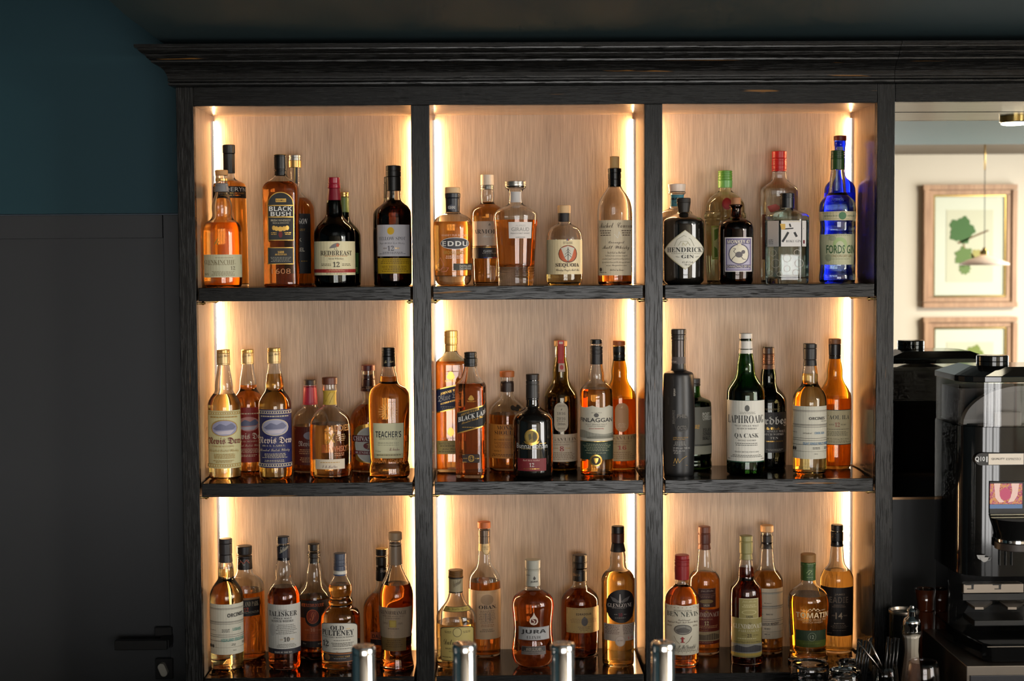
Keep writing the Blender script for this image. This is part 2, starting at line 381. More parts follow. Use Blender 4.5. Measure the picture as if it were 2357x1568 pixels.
# ------------------------------------------------------------------ bottles
CROP = {'A1': (430, 230, 3.2661), 'A2': (970, 230, 3.266), 'A3': (1510, 230, 3.2673), 'B1': (430, 690, 3.4094), 'B2': (970, 690, 3.4094),
        'B3': (1510, 690, 3.4091), 'C1': (430, 1130, 3.5793), 'C2': (970, 1130, 3.5793), 'C3': (1510, 1130, 3.58)}
YROW = {'F': .082, 'K': .184}
def chaikin(p, n=2):
    for _ in range(n):
        q = [p[0]]
        for a, b in zip(p, p[1:]): q += [(a[0]*.75+b[0]*.25, a[1]*.75+b[1]*.25), (a[0]*.25+b[0]*.75, a[1]*.25+b[1]*.75)]
        q.append(p[-1]); p = q
    return p
class Section:
    """cross-section of a bottle: circle, or rounded square of exponent e and depth d"""
    def __init__(s, e=2, d=1, rot=0, n=96, hexa=False):
        s.pt = []; s.tilt = 0
        for i in range(n):
            t = 2*math.pi*i/n - math.pi/2; c, q = math.cos(t), math.sin(t)
            if hexa:
                k = math.pi/3; r = math.cos(k/2)/math.cos(((t+math.pi/2+k/2) % k)-k/2); x, y = r*c, r*q*d; x *= 1.0/.98
            else: x = math.copysign(abs(c)**(2/e), c); y = math.copysign(abs(q)**(2/e), q)*d
            s.pt.append((x*math.cos(rot)-y*math.sin(rot), x*math.sin(rot)+y*math.cos(rot)))
        # front half table by arc length, starting at the front centre, going both ways
        s.tab = []
        m = n//2-2
        for sg in (-1, 1):
            L = 0; p = s.pt[0]; t = [(0, p)]
            for i in range(1, m):
                q_ = s.pt[(sg*i) % n]; L += math.dist(p, q_); p = q_; t.append((L*sg, q_))
            s.tab += (t[::-1] if sg < 0 else t[1:])
    def at(s, a):               # point and outward normal at arc length a (unit radius)
        T = s.tab; lo, hi = 0, len(T)-1
        a = max(T[0][0]+1e-6, min(T[-1][0]-1e-6, a))
        while hi-lo > 1:
            m = (lo+hi)//2
            if T[m][0] <= a: lo = m
            else: hi = m
        k = (a-T[lo][0])/(T[hi][0]-T[lo][0]); p, q = T[lo][1], T[hi][1]
        x, y = p[0]+(q[0]-p[0])*k, p[1]+(q[1]-p[1])*k; dx, dy = q[0]-p[0], q[1]-p[1]; l = math.hypot(dx, dy)
        return x, y, dy/l, -dx/l
    def arc(s, u, tilt=0):      # arc length where the section is seen at sideways position u (tilt: slant of the line of sight)
        tilt = s.tilt; T = [(a, (p[0]-p[1]*tilt, p[1])) for a, p in s.tab]; best = None
        for (a, p), (b, q) in zip(T, T[1:]):
            if min(p[0], q[0]) <= u <= max(p[0], q[0]) and p[1] <= .35:
                k = 0 if q[0] == p[0] else (u-p[0])/(q[0]-p[0]); c = a+(b-a)*k
                if best is None or abs(c) < abs(best): best = c
        if best is None: best = math.copysign(1.6, u)
        return best
def prof_r(P, z):
    if z >= P[0][1]: return P[0][0]
    for (r0, z0), (r1, z1) in zip(P, P[1:]):
        if z0 >= z >= z1 and z0 > z1: return r0+(r1-r0)*(z0-z)/(z0-z1)
    return P[-1][0]
def sect_lathe(P, sec, inv=False, step=2, ylim=None):
    """closed surface with rings P (r, z) from top to bottom"""
    n = len(sec.pt); idx = range(0, n, step); k = len(idx); v = []; f = []
    for r, z in P:
        for i in idx: v.append((sec.pt[i][0]*r, sec.pt[i][1]*r, z))
    for j in range(len(P)-1):
        for i in range(k): f.append((j*k+i, (j+1)*k+i, (j+1)*k+(i+1) % k, j*k+(i+1) % k))
    f.append(tuple(range(k))); f.append(tuple(range(len(P)*k-1, (len(P)-1)*k-1, -1)))
    if inv: f = [q[::-1] for q in f]
    return v, f
GL = {'clear': glass('bottle_glass_clear', (.985, .985, .975)), 'green': glass('bottle_glass_green', (.07, .25, .035)), 'dgreen': glass('bottle_glass_dark_green', (.03, .07, .015)),
      'olive': glass('bottle_glass_olive', (.50, .40, .08)), 'amber': glass('bottle_glass_amber', (.85, .58, .16)), 'brown': glass('bottle_glass_brown', (.22, .07, .015)),
      'blue': glass('bottle_glass_blue', (.03, .08, .80)), 'pale': glass('bottle_glass_pale_yellow', (.95, .96, .80)), 'aqua': glass('bottle_glass_aqua', (.86, .94, .9)),
      'black': principled('bottle_glass_black', (.006, .005, .004, 1), .05, 0, Coat_Weight=1.0), 'mblack': principled('bottle_frosted_black', (.012, .012, .013, 1), .38)}
LQ = {}
def liquid(c):
    if c not in LQ: LQ[c] = glass('spirit_%d_%d_%d' % tuple(int(x*100) for x in c), c, 1.35)
    return LQ[c]
G1, G2, G3, G4, G5, G6, PALE, WATER = (.97, .68, .22), (.96, .48, .10), (.95, .36, .06), (.80, .26, .04), (.55, .13, .02), (.25, .04, .008), (.97, .80, .38), (.97, .98, .97)
BOT = []
def bottle(crop, row, cx, prof, fill, liq, gl, caps, parts, label, group=None, sec=(2, 1, 0), base=None, kind='whisky_bottle', cat='bottle', zb=0, thick=2.4):
    ox, oy, s = CROP[crop]; Y = YROW[row] if isinstance(row, str) else row
    ztop = ST['ABC'.index(crop[0])]+.0004
    yb = prof[-1][0]
    px = lambda x: ox+x/s
    py = lambda y: oy+y/s
    P0 = at(px(cx), py(yb), Y); X = P0.x
    ym = (prof[0][0]+yb)/2; k = mpp(px(cx), py(ym), Y)/s               # metres per crop pixel
    xm = lambda y: (px_from_world(X, Y, y))
    def Z(y): return at(px(cx), py(y), Y).z
    def cxa(y): return cx - (yb-y)*lean(px(cx))                          # the axis drifts sideways up the picture
    zs = [(hw*k, Z(y)-ztop) for y, hw in prof]
    zs[-1] = (zs[-1][0], 0.0)
    zs[-2] = (zs[-2][0], max(zs[-2][1], .0035))
    P = chaikin(zs); S_ = Section(sec[0], sec[1], math.radians(sec[2]), hexa=len(sec) > 3)
    t = thing(kind, label, cat, (X, Y, ztop), group)
    S_.tilt = X/(Y-CAMLOC.y); front = -min(p[1] for p in S_.pt)
    opaque = gl in ('black', 'mblack')
    v, f = sect_lathe(P, S_)
    if not opaque:
        tk = thick/1000; zc0 = .006 if not zb else (Z(zb)-ztop)
        I = [(max(r-tk, .004), z) for r, z in P if z > zc0+.002 and z < P[0][1]-.002]
        I = [(I[0][0], P[0][1]-.002)]+I; rb_ = I[-1][0]; I += [(rb_*.985, zc0+.0006), (rb_*.93, zc0)]
        v2, f2 = sect_lathe(I, S_, True); o_ = len(v); v = v+v2; f = f+[tuple(a+o_ for a in q) for q in f2]
    g = link('glass_body', v, f, GL[gl], t, smooth=True); g.data.set_sharp_from_angle(angle=math.radians(60))
    if fill and not opaque:
        zf = Z(fill)-ztop; e = .00018
        Q = [(r+e, z) for r, z in I if z < zf-.0006]; Q = [(prof_r(I, zf)+e, zf)]+Q
        Q[-1] = (Q[-1][0], Q[-1][1]-e)
        v, f = sect_lathe(Q, S_); q = link('spirit', v, f, liquid(liq), t, smooth=True); q.data.set_sharp_from_angle(angle=math.radians(50))
    for cp in caps:                                                       # (name, y0, y1, hw0, hw1, material[, bead])
        nm, y0, y1, h0, h1, mt = cp[:6]
        if isinstance(mt, (tuple, str)): mt = rgb(mt[:3], mt[3] if len(mt) > 3 else .42) if isinstance(mt, tuple) else mt
        z0, z1 = Z(y0)-ztop, Z(y1)-ztop; b = min(.0012, (z0-z1)*.2); R0, R1 = h0*k+.0003, h1*k+.0003
        rings = [(R0*.55, z0), (R0-b, z0-.00005), (R0, z0-b)]
        for q in (cp[6] if len(cp) > 6 else ()):                          # grooves at fractions of the height
            zz = z0+(z1-z0)*q; rr = R0+(R1-R0)*q; rings += [(rr, zz+.0011), (rr-.0009, zz+.0006), (rr-.0009, zz-.0006), (rr, zz-.0011)]
        rings += [(R1, z1+b*.6), (R1-b*.6, z1)]
        m = MB().lathe(rings, 40); m.build(nm, mt, t, auto=True)
    crr = [(Z(c_[1])-ztop, Z(c_[2])-ztop, c_[3]*k+.0004, c_[4]*k+.0004) for c_ in caps]
    P_glass = P
    def over(z):
        r = prof_r(P_glass, z)
        for z0, z1, ra, rb2 in crr:
            if z1-.0005 <= z <= z0+.0005: r = max(r, ra+(rb2-ra)*(z0-z)/(z0-z1))
        return r
    def ZL(y):                                                            # height of a mark seen at picture height y on the front of the bottle
        return at(px(cx), py(y), Y-front*prof_r(P_glass, Z(y)-ztop)).z
    for pt in parts:
        name = pt[0]; P = P_glass
        if name in ('neck_print', 'cap_print', 'tax_strip', 'tax_label'):
            zt_, zl_ = crr[0][0], P_glass[-1][1]; P = [(over(zt_-(zt_-zl_)*i/160), zt_-(zt_-zl_)*i/160) for i in range(161)]
        mb_ = MB(); mats = []; mi = {}
        def M(c):
            m = c if isinstance(c, bpy.types.Material) else col(c)
            if m.name not in mi: mi[m.name] = len(mats); mats.append(m)
            return mi[m.name]
        lev = 0
        def put(x_, y_, off):                                             # picture position -> point on the bottle
            z = ZL(y_)-ztop; r = max(prof_r(P, z), .004); u = (x_-cxa(y_))*k/r
            a = S_.arc(u) if abs(u) < .975 else S_.arc(math.copysign(.975, u))+math.copysign((abs(u)-.975)*1.3, u)
            x, y, nx, ny = S_.at(a); return (x*r+nx*off, y*r+ny*off, z)
        def grid(x0, x1, top, bot, c, nx=16, ny=6):
            nonlocal lev
            off = .00035+.00009*lev; lev += 1; v = []; f = []
            r = max(prof_r(P, ZL((top(.5)+bot(.5))/2)-ztop), .004); cc = cxa((top(.5)+bot(.5))/2)
            def A(x):
                u = (x-cc)*k/r
                return S_.arc(u) if abs(u) < .975 else S_.arc(math.copysign(.975, u))+math.copysign((abs(u)-.975)*1.3, u)
            a0, a1 = A(x0), A(x1)
            for j in range(ny+1):
                for i in range(nx+1):
                    q = i/nx; yy = top(q)+(bot(q)-top(q))*j/ny; z = ZL(yy)-ztop; rr = max(prof_r(P, z), .004)
                    x, y, nX, nY = S_.at(a0+(a1-a0)*q); v.append((x*rr+nX*off, y*rr+nY*off, z))
            for j in range(ny):
                for i in range(nx): f.append((j*(nx+1)+i, (j+1)*(nx+1)+i, (j+1)*(nx+1)+i+1, j*(nx+1)+i+1))
            mb_.add(v, f, M(c)); return a0, a1
        for it in pt[1:]:
            K = it[0]; sh = 0
            if K == 'R':                                                  # ('R', x0, x1, y0, y1, colour[, shear])
                _, x0, x1, y0, y1, c = it[:6]; sh = it[6] if len(it) > 6 else 0
                grid(x0, x1, lambda q: y0+sh*q, lambda q: y1+sh*q, c)
            elif K in 'OCD':
                _, x0, x1, y0, y1, c = it[:6]; m_ = (y0+y1)/2; h = (y1-y0)/2
                fn = (lambda q: h*max(1-abs(2*q-1), .0)) if K == 'D' else (lambda q: h*math.sqrt(max(1-(2*q-1)**2, 0)))
                if K == 'C':                                              # capsule: straight sides, round ends
                    hx = (x1-x0)/2; fn = lambda q: h-hx+hx*math.sqrt(max(1-(2*q-1)**2, 0))
                grid(x0, x1, lambda q: m_-fn(q), lambda q: m_+fn(q), c, 28)
            elif K == 'A':                                                # arch: ('A', x0, x1, y0, y1, colour, rise)
                _, x0, x1, y0, y1, c, rise = it
                grid(x0, x1, lambda q: y0+rise*(1-math.sqrt(max(1-(2*q-1)**2, 0))), lambda q: y1, c, 26)
            elif K == 'W':                                                # wavy top
                _, x0, x1, y0, y1, c, amp = it
                grid(x0, x1, lambda q: y0+amp*abs(math.sin(q*math.pi*2.5)), lambda q: y1, c, 30)
            elif K == 'F':                                                # frame line
                _, x0, x1, y0, y1, w_, c = it
                for a in ((x0, x1, y0, y0+w_), (x0, x1, y1-w_, y1), (x0, x0+w_, y0, y1), (x1-w_, x1, y0, y1)):
                    grid(a[0], a[1], lambda q: a[2], lambda q: a[3], c, 10 if a[1]-a[0] > 20 else 1, 1); lev -= 1
                lev += 1
            elif K == 'T':                                                # type: ('T', words, x0, x1, ytop, ybottom, colour, font[, shear])
                _, tx, x0, x1, y0, y1, c, fo = it[:8]; sh = it[8] if len(it) > 8 else 0
                tv, tf = text_mesh(tx, fo); off = .0004+.00009*lev; lev += 1
                r = max(prof_r(P, ZL((y0+y1)/2)-ztop), .004); cc = cxa((y0+y1)/2); off += min(.0009, 1.4*((x1-x0)*k/max(len(tx), 1))**2/(8*r))
                A = lambda x: (lambda u: S_.arc(u) if abs(u) < .975 else S_.arc(math.copysign(.975, u))+math.copysign((abs(u)-.975)*1.3, u))((x-cc)*k/r)
                a0, a1 = A(x0), A(x1); z0, z1 = ZL(y1)-ztop, ZL(y0)-ztop; v = []
                zk = (z1-z0)/(y1-y0) if y1 != y0 else 0
                for a, b in tv:
                    z = z0+(z1-z0)*b-sh*zk*a; rr = max(prof_r(P, z), .004); x, y, nX, nY = S_.at(a0+(a1-a0)*a)
                    v.append((x*rr+nX*off, y*rr+nY*off, z))
                mb_.add(v, tf, M(c))
            elif K == 'G':                                                # fine print: ('G', x0, x1, y0, y1, lines, colour)
                _, x0, x1, y0, y1, nl, c = it; lh = (y1-y0)/nl; off = .0004+.00009*lev; lev += 1; m_ = (x0+x1)/2
                rnd = random.Random(int(x0*7+y0*13))
                for j in range(nl):
                    w_ = (x1-x0)*rnd.uniform(.72, 1); x = m_-w_/2; yy = y0+lh*j
                    while x < m_+w_/2:
                        l = rnd.uniform(7, 20); xe = min(x+l, m_+w_/2)
                        q = [put(x, yy, off), put(x, yy+lh*.42, off), put(xe, yy+lh*.42, off), put(xe, yy, off)]
                        mb_.add(q, [(0, 1, 2, 3)], M(c)); x = xe+4
            elif K == 'S':                                                # drawn stroke: ('S', colour, width, [(x, y), ...])
                _, c, w_, ps = it; off = .0004+.00009*lev; lev += 1
                for (xa, ya), (xb, yb_) in zip(ps, ps[1:]):
                    d = math.hypot(xb-xa, yb_-ya) or 1; nx_, ny_ = -(yb_-ya)/d*w_/2, (xb-xa)/d*w_/2
                    q = [put(xa+nx_, ya+ny_, off), put(xb+nx_, yb_+ny_, off), put(xb-nx_, yb_-ny_, off), put(xa-nx_, ya-ny_, off)]
                    mb_.add(q, [(0, 1, 2, 3)], M(c))
            elif K == 'Y':                                                # filled outline: ('Y', colour, [(x, y), ...])
                _, c, ps = it; x0 = min(p[0] for p in ps); x1 = max(p[0] for p in ps); E_ = list(zip(ps, ps[1:]+ps[:1]))
                def span(q):
                    x = x0+(x1-x0)*min(max(q, .004), .996); ys = [a_[1]+(b_[1]-a_[1])*(x-a_[0])/(b_[0]-a_[0]) for a_, b_ in E_ if a_[0] != b_[0] and min(a_[0], b_[0]) <= x <= max(a_[0], b_[0])]
                    return (min(ys), max(ys)) if ys else (ps[0][1], ps[0][1])
                grid(x0, x1, lambda q: span(q)[0], lambda q: span(q)[1], c, 14, 2)
        mb_.build(name, mats, t)
    BOT.append(t); return t
def lean(xpx):                  # how far an upright's picture drifts sideways per pixel of height
    p = at(xpx, 1200, .1); d = p-CAMLOC
    def pr(P_): q = P_-CAMLOC; return q.dot(RT)/q.dot(FW)*FPX, -q.dot(UP)/q.dot(FW)*FPX
    a = pr(p); b = pr(p+Vector((0, 0, .2))); return (a[0]-b[0])/(a[1]-b[1])
def px_from_world(*a): return 0

DK, WH, CRM, GREY, BLKP, RED = (22, 20, 20), (228, 226, 220), (214, 206, 172), (196, 192, 184), (14, 14, 15), (160, 30, 30)
GO, SI, CO = 'gold', 'silver', 'copper'
CAPB = (16, 15, 15, .38); CORK = (196, 146, 92, .65); GOLDC = principled('gold_foil', lin((214, 176, 108)), .30, .75); PEW = principled('pewter_foil', lin((175, 172, 165)), .3, .8)
GRM = principled('gunmetal_foil', lin((70, 68, 66)), .3, .7); GLC = GL['clear']
LT = (236, 226, 214)

# ---- top shelf, left bay
bottle('A1', 'F', 274, [(565, 44), (625, 44), (640, 40), (700, 47), (740, 62), (790, 76), (825, 76), (870, 71), (900, 85), (920, 118), (950, 138), (985, 144), (1330, 144), (1390, 142), (1410, 128)], 925, G2, 'clear',
  [('cork_cap', 528, 567, 48, 47, CORK), ('neck_ring', 590, 612, 46.5, 46.5, GOLDC), ('neck_foil', 628, 692, 47, 54, (128, 128, 130, .35), (.3,))],
  [('label', ('R', 131, 416, 1163, 1335, (200, 196, 164)), ('T', 'GLENKINCHIE.', 137, 366, 1203, 1236, (122, 108, 70), 's'), ('G', 205, 358, 1186, 1194, 1, (130, 116, 80)), ('G', 160, 352, 1238, 1246, 1, (130, 116, 80)), ('T', '12', 328, 360, 1251, 1279, (100, 88, 60), 's'), ('G', 185, 362, 1290, 1326, 4, (130, 118, 86)), ('G', 140, 172, 1305, 1322, 2, (110, 98, 70)), ('S', (150, 130, 80), 2, [(402, 1180), (404, 1235)])),
   ('glass_print', ('T', 'k', 205, 245, 1040, 1090, GO, 'k'))],
  'round cork capped bottle of pale gold spirit with a low cream label, far left', zb=1392)
bottle('A1', 'K', 331, [(545, 38), (590, 40), (608, 66), (622, 104), (638, 122), (735, 124), (1000, 130), (1390, 135), (1408, 131)], 612, G2, 'clear',
  [('cap', 338, 404, 46, 46, CAPB), ('neck_foil', 404, 553, 43, 43, CAPB)],
  [('label', ('R', 196, 449, 648, 737, BLKP), ('T', 'PENDERYN', 206, 436, 656, 686, WH, 'n'), ('T', 'SINGLE MALT WELSH WHISKY', 220, 430, 695, 706, GO, 'n'), ('T', 'MADEIRA FINISH', 250, 402, 712, 722, GO, 'n'))],
  'tallest bottle of the top left bay, black stopper and narrow black shoulder band, orange spirit')
bottle('A1', 'F', 718, [(560, 43), (580, 52), (605, 84), (630, 116), (655, 131), (690, 134), (1150, 128), (1350, 130), (1395, 131), (1410, 124)], 618, G4, 'clear',
  [('cap', 413, 536, 48, 48, (20, 18, 16, .35), (.1, .9)), ('cap_band', 528, 570, 44, 45, (12, 12, 12, .4)), ('cap_trim', 411, 416, 46, 47, GOLDC)],
  [('label', ('A', 610, 804, 692, 1057, GO, 97), ('A', 615, 799, 698, 1052, (30, 30, 30), 92), ('R', 612, 802, 790, 797, GO), ('R', 612, 802, 877, 884, GO), ('R', 668, 746, 742, 768, GO), ('T', 'BUSHMILLS', 672, 742, 748, 762, DK, 'b'), ('T', 'BLACK', 620, 789, 801, 836, WH, 'B'), ('T', 'BUSH', 632, 780, 841, 874, WH, 'B'), ('T', 'IRISH WHISKEY', 634, 780, 898, 914, (220, 205, 170), 'n'), ('T', 'RICH & SMOOTH', 648, 766, 921, 931, (220, 205, 170), 'n'),
    ('O', 642, 668, 945, 980, GO), ('O', 660, 690, 950, 986, GO), ('O', 684, 724, 952, 990, GO), ('O', 716, 748, 950, 986, GO), ('O', 740, 768, 945, 980, GO), ('O', 690, 720, 988, 1036, (110, 26, 26)), ('G', 632, 678, 996, 1020, 2, GO), ('G', 734, 784, 996, 1020, 2, GO)),
   ('lower_label', ('R', 611, 803, 1109, 1236, GO), ('R', 616, 798, 1114, 1231, (38, 38, 38)), ('T', '1608', 683, 731, 1136, 1153, GO, 'S'), ('G', 655, 760, 1158, 1172, 2, GO), ('G', 626, 788, 1182, 1222, 4, (150, 146, 130))),
   ('glass_print', ('T', '1608', 640, 780, 1268, 1308, (200, 130, 80), 'n'))],
  'square shouldered bottle of amber spirit with an arched black and gold label', sec=(4.5, .82, 0), zb=1395, group=None)
bottle('A1', 'K', 826, [(450, 40), (640, 36), (690, 42), (725, 70), (755, 110), (790, 133), (820, 140), (1390, 140), (1408, 132)], 740, G3, 'clear',
  [('cap', 415, 458, 45, 45, PEW, (.5,)), ('cap_ring', 456, 510, 46, 46, GOLDC)],
  [('label', ('R', 740, 930, 855, 1306, (20, 20, 22)), ('T', 'JAMESON', 742, 906, 893, 938, WH, 'i'), ('T', 'BLACK', 762, 862, 1040, 1066, (190, 180, 160), 'b'), ('T', 'BARREL', 762, 884, 1112, 1140, (190, 180, 160), 'b'), ('G', 850, 890, 970, 990, 2, GO), ('G', 850, 915, 1210, 1225, 1, GO)),
   ('neck_label', ('R', 806, 832, 465, 690, (22, 20, 20)), ('S', GO, 4, [(812, 480), (812, 640)]))],
  'slim necked bottle with silver collar and black label, half hidden behind the square bottle')
bottle('A1', 'F', 1115, [(700, 46), (755, 51), (775, 57), (830, 60), (865, 61), (885, 72), (915, 100), (945, 128), (980, 148), (1015, 155), (1370, 155), (1392, 150), (1405, 138)], 790, (.12, .05, .01), 'dgreen',
  [('cap', 583, 628, 44, 43, (150, 22, 44, .3)), ('cap_ring', 627, 665, 47, 48, (150, 22, 44, .3), (.35,)), ('neck_foil', 664, 756, 44, 53, (122, 20, 38, .35))],
  [('label', ('R', 959, 1268, 1063, 1318, (226, 216, 176)), ('T', 'REDBREAST', 1008, 1236, 1134, 1170, (70, 58, 40), 'S'), ('G', 1020, 1222, 1172, 1184, 1, (190, 120, 60)), ('T', 'Irish Whiskey', 1068, 1178, 1186, 1205, (90, 80, 60), 's'), ('T', '12', 1099, 1148, 1218, 1258, (60, 54, 40), 'S'), ('G', 1008, 1090, 1232, 1254, 2, (110, 100, 74)), ('G', 1158, 1236, 1232, 1254, 2, (110, 100, 74)), ('R', 959, 1268, 1273, 1299, (158, 44, 40)), ('G', 1050, 1190, 1278, 1292, 2, (220, 170, 120)), ('T', 'PRODUCT OF IRELAND', 1050, 1198, 1303, 1312, (90, 80, 60), 'n'),
    ('Y', (120, 116, 116), [(1073, 1117), (1092, 1092), (1118, 1078), (1136, 1075), (1150, 1084), (1138, 1102), (1112, 1112)]), ('O', 1122, 1144, 1080, 1106, (190, 92, 50)), ('S', (60, 50, 40), 2, [(1122, 1108), (1128, 1130), (1138, 1132)]), ('S', (60, 50, 40), 2, [(1110, 1110), (1114, 1130), (1124, 1132)]))],
  'dark green bottle with a red foil neck and a cream label showing a small bird', zb=1392)
bottle('A1', 'K', 1190, [(728, 33), (850, 34), (900, 40), (935, 66), (965, 98), (1000, 118), (1030, 122), (1385, 121), (1402, 110)], 850, (.3, .3, .06), 'green',
  [('cap', 695, 730, 36, 34, GOLDC, (.5,)), ('neck_foil', 732, 845, 35, 36, (118, 138, 76, .4))],
  [('label', ('R', 1120, 1290, 1150, 1308, (44, 84, 34)), ('G', 1240, 1284, 1262, 1296, 3, (190, 190, 110)))],
  'green glass bottle with a pale green neck, tucked behind the dark green bird label bottle')
bottle('A1', 'F', 1562, [(680, 50), (755, 52), (772, 72), (795, 102), (830, 125), (868, 131), (1370, 131), (1392, 124), (1403, 112)], 755, G6, 'clear',
  [('cap', 495, 578, 55, 55, (24, 22, 20, .4), (.5,)), ('neck_foil', 578, 686, 53, 53, (24, 22, 20, .4))],
  [('label', ('R', 1434, 1674, 938, 1176, (205, 202, 208)), ('O', 1507, 1559, 957, 1013, (226, 180, 24)), ('T', 'YELLOW SPOT', 1447, 1642, 1029, 1055, (90, 90, 100), 's'), ('T', 'Single Pot Still Irish Whiskey', 1453, 1635, 1070, 1090, (100, 100, 110), 'k'), ('T', '12', 1511, 1556, 1097, 1134, (60, 60, 70), 's'), ('T', 'AGED', 1478, 1504, 1110, 1121, GO, 's'), ('T', 'YEARS', 1562, 1600, 1110, 1121, GO, 's'), ('G', 1450, 1645, 1144, 1166, 2, (110, 110, 120))),
   ('lower_label', ('R', 1438, 1688, 1190, 1306, (196, 160, 28)), ('G', 1450, 1680, 1200, 1238, 3, (120, 90, 10)), ('T', 'MITCHELL & SON', 1468, 1650, 1246, 1264, (110, 82, 8), 's'), ('G', 1460, 1670, 1270, 1300, 2, (130, 98, 12)))],
  'dark spirit bottle against the divider with a grey and yellow label carrying a yellow dot', zb=1390)
bottle('A1', 'K', 1535, [(740, 42), (780, 50), (808, 95), (840, 122), (875, 131), (1385, 131), (1402, 120)], 780, G6, 'dgreen',
  [('cap', 578, 742, 44, 45, CAPB, (.3,))], [('label', ('R', 1412, 1660, 960, 1290, (30, 26, 24)))],
  'almost hidden dark bottle directly behind the yellow dot bottle')
# ---- top shelf, middle bay
bottle('A2', 'F', 240, [(840, 50), (856, 62), (868, 95), (888, 125), (912, 142), (950, 149), (1100, 147), (1300, 143), (1350, 138), (1383, 118), (1394, 95)], 918, G2, 'clear',
  [('cork_cap', 658, 702, 56, 56, (214, 182, 140, .7)), ('neck_foil', 702, 738, 57, 56, (26, 30, 40, .38)), ('neck_sleeve', 738, 846, 53, 51, (26, 30, 40, .38))],
  [('label', ('O', 144, 356, 1034, 1124, (226, 220, 214)), ('O', 148, 352, 1038, 1120, (62, 60, 66)), ('T', 'EDDU', 160, 342, 1062, 1100, WH, 'B')),
   ('glass_print', ('T', 'WHISKY PUR BLÉ NOIR', 152, 348, 1006, 1026, (235, 200, 180), 'n'), ('T', 'BROCELIANDE', 170, 326, 1134, 1161, (190, 150, 70), 'b'), ('G', 178, 320, 1172, 1200, 2, (235, 205, 185)), ), ('leaf_print', ('S', (232, 150, 130), 3, [(135, 1285), (120, 1240), (145, 1185), (170, 1240), (150, 1285)]), ('S', (232, 150, 130), 3, [(135, 1285), (160, 1262), (205, 1262), (190, 1288), (150, 1292)])),
   ('small_label', ('R', 240, 385, 1231, 1281, (52, 48, 34)), ('T', 'DISTILLERIE', 287, 372, 1242, 1259, LT, 'n'), ('T', 'DES MENHIRS', 287, 372, 1263, 1277, LT, 'n')),
   ('neck_print', ('C', 195, 262, 788, 830, (80, 84, 96)), ('T', 'EDDU', 202, 256, 799, 820, WH, 'S'))],
  'squat orange bottle at the left of the middle top bay with an oval slate label', zb=1322)
bottle('A2', 'K', 500, [(640, 46), (680, 48), (712, 53), (745, 51), (765, 47), (785, 58), (800, 85), (820, 110), (850, 122), (900, 124), (1375, 114), (1390, 106)], 768, G2, 'clear',
  [('cap', 562, 642, 49, 49, (214, 198, 178, .4)), ('neck_foil', 642, 674, 47, 49, PEW, (.5,))],
  [('label', ('R', 386, 614, 912, 1096, (214, 186, 162)), ('T', 'ARMORIK', 398, 604, 973, 1006, (64, 50, 44), 's'), ('S', (64, 50, 44), 3, [(505, 942), (512, 930), (518, 942), (505, 942)]), ('T', 'Breizh', 460, 545, 1012, 1045, WH, 'k')),
   ('lower_label', ('R', 384, 616, 1100, 1192, (36, 30, 32)), ('R', 384, 616, 1106, 1109, GO), ('T', 'CLASSIC', 467, 532, 1129, 1145, WH, 'b'), ('G', 440, 600, 1150, 1160, 1, (170, 160, 150)), ('R', 470, 498, 1183, 1190, (30, 50, 140)), ('R', 498, 530, 1183, 1190, WH), ('R', 530, 560, 1183, 1190, RED))],
  'white capped bottle with a beige and black label behind the cut glass decanter')
bottle('A2', 'F', 712, [(650, 78), (662, 78), (674, 60), (690, 48), (775, 48), (795, 72), (815, 118), (840, 155), (865, 167), (900, 163), (1240, 140), (1250, 142), (1256, 137), (1266, 142), (1274, 137), (1284, 142), (1292, 137), (1302, 142), (1310, 137), (1322, 141), (1335, 136), (1376, 136), (1388, 134)], 903, G3, 'clear',
  [('glass_stopper', 612, 650, 80, 78, PEW, (.3, .6)), ],
  [('label', ('R', 657, 826, 918, 1041, (222, 214, 208)), ('T', 'ALFRED', 706, 782, 938, 952, (190, 186, 180), 'b'), ('T', 'GIRAUD', 677, 808, 958, 988, (158, 154, 148), 'b'), ('T', 'FRENCH MALT WHISKY', 672, 812, 998, 1008, (60, 56, 54), 'n'), ('T', 'HARMONIE', 709, 777, 1029, 1037, (60, 56, 54), 'n')),
   ('glass_print', ('T', 'RARE COGNAC CASKS & NEW FRENCH OAK', 590, 848, 1354, 1366, (170, 130, 110), 'n')),
   ('neck_label', ('R', 672, 750, 690, 770, (196, 192, 190)))],
  'tapered cut glass decanter bottle with a flat stopper and small square white label', zb=1252)
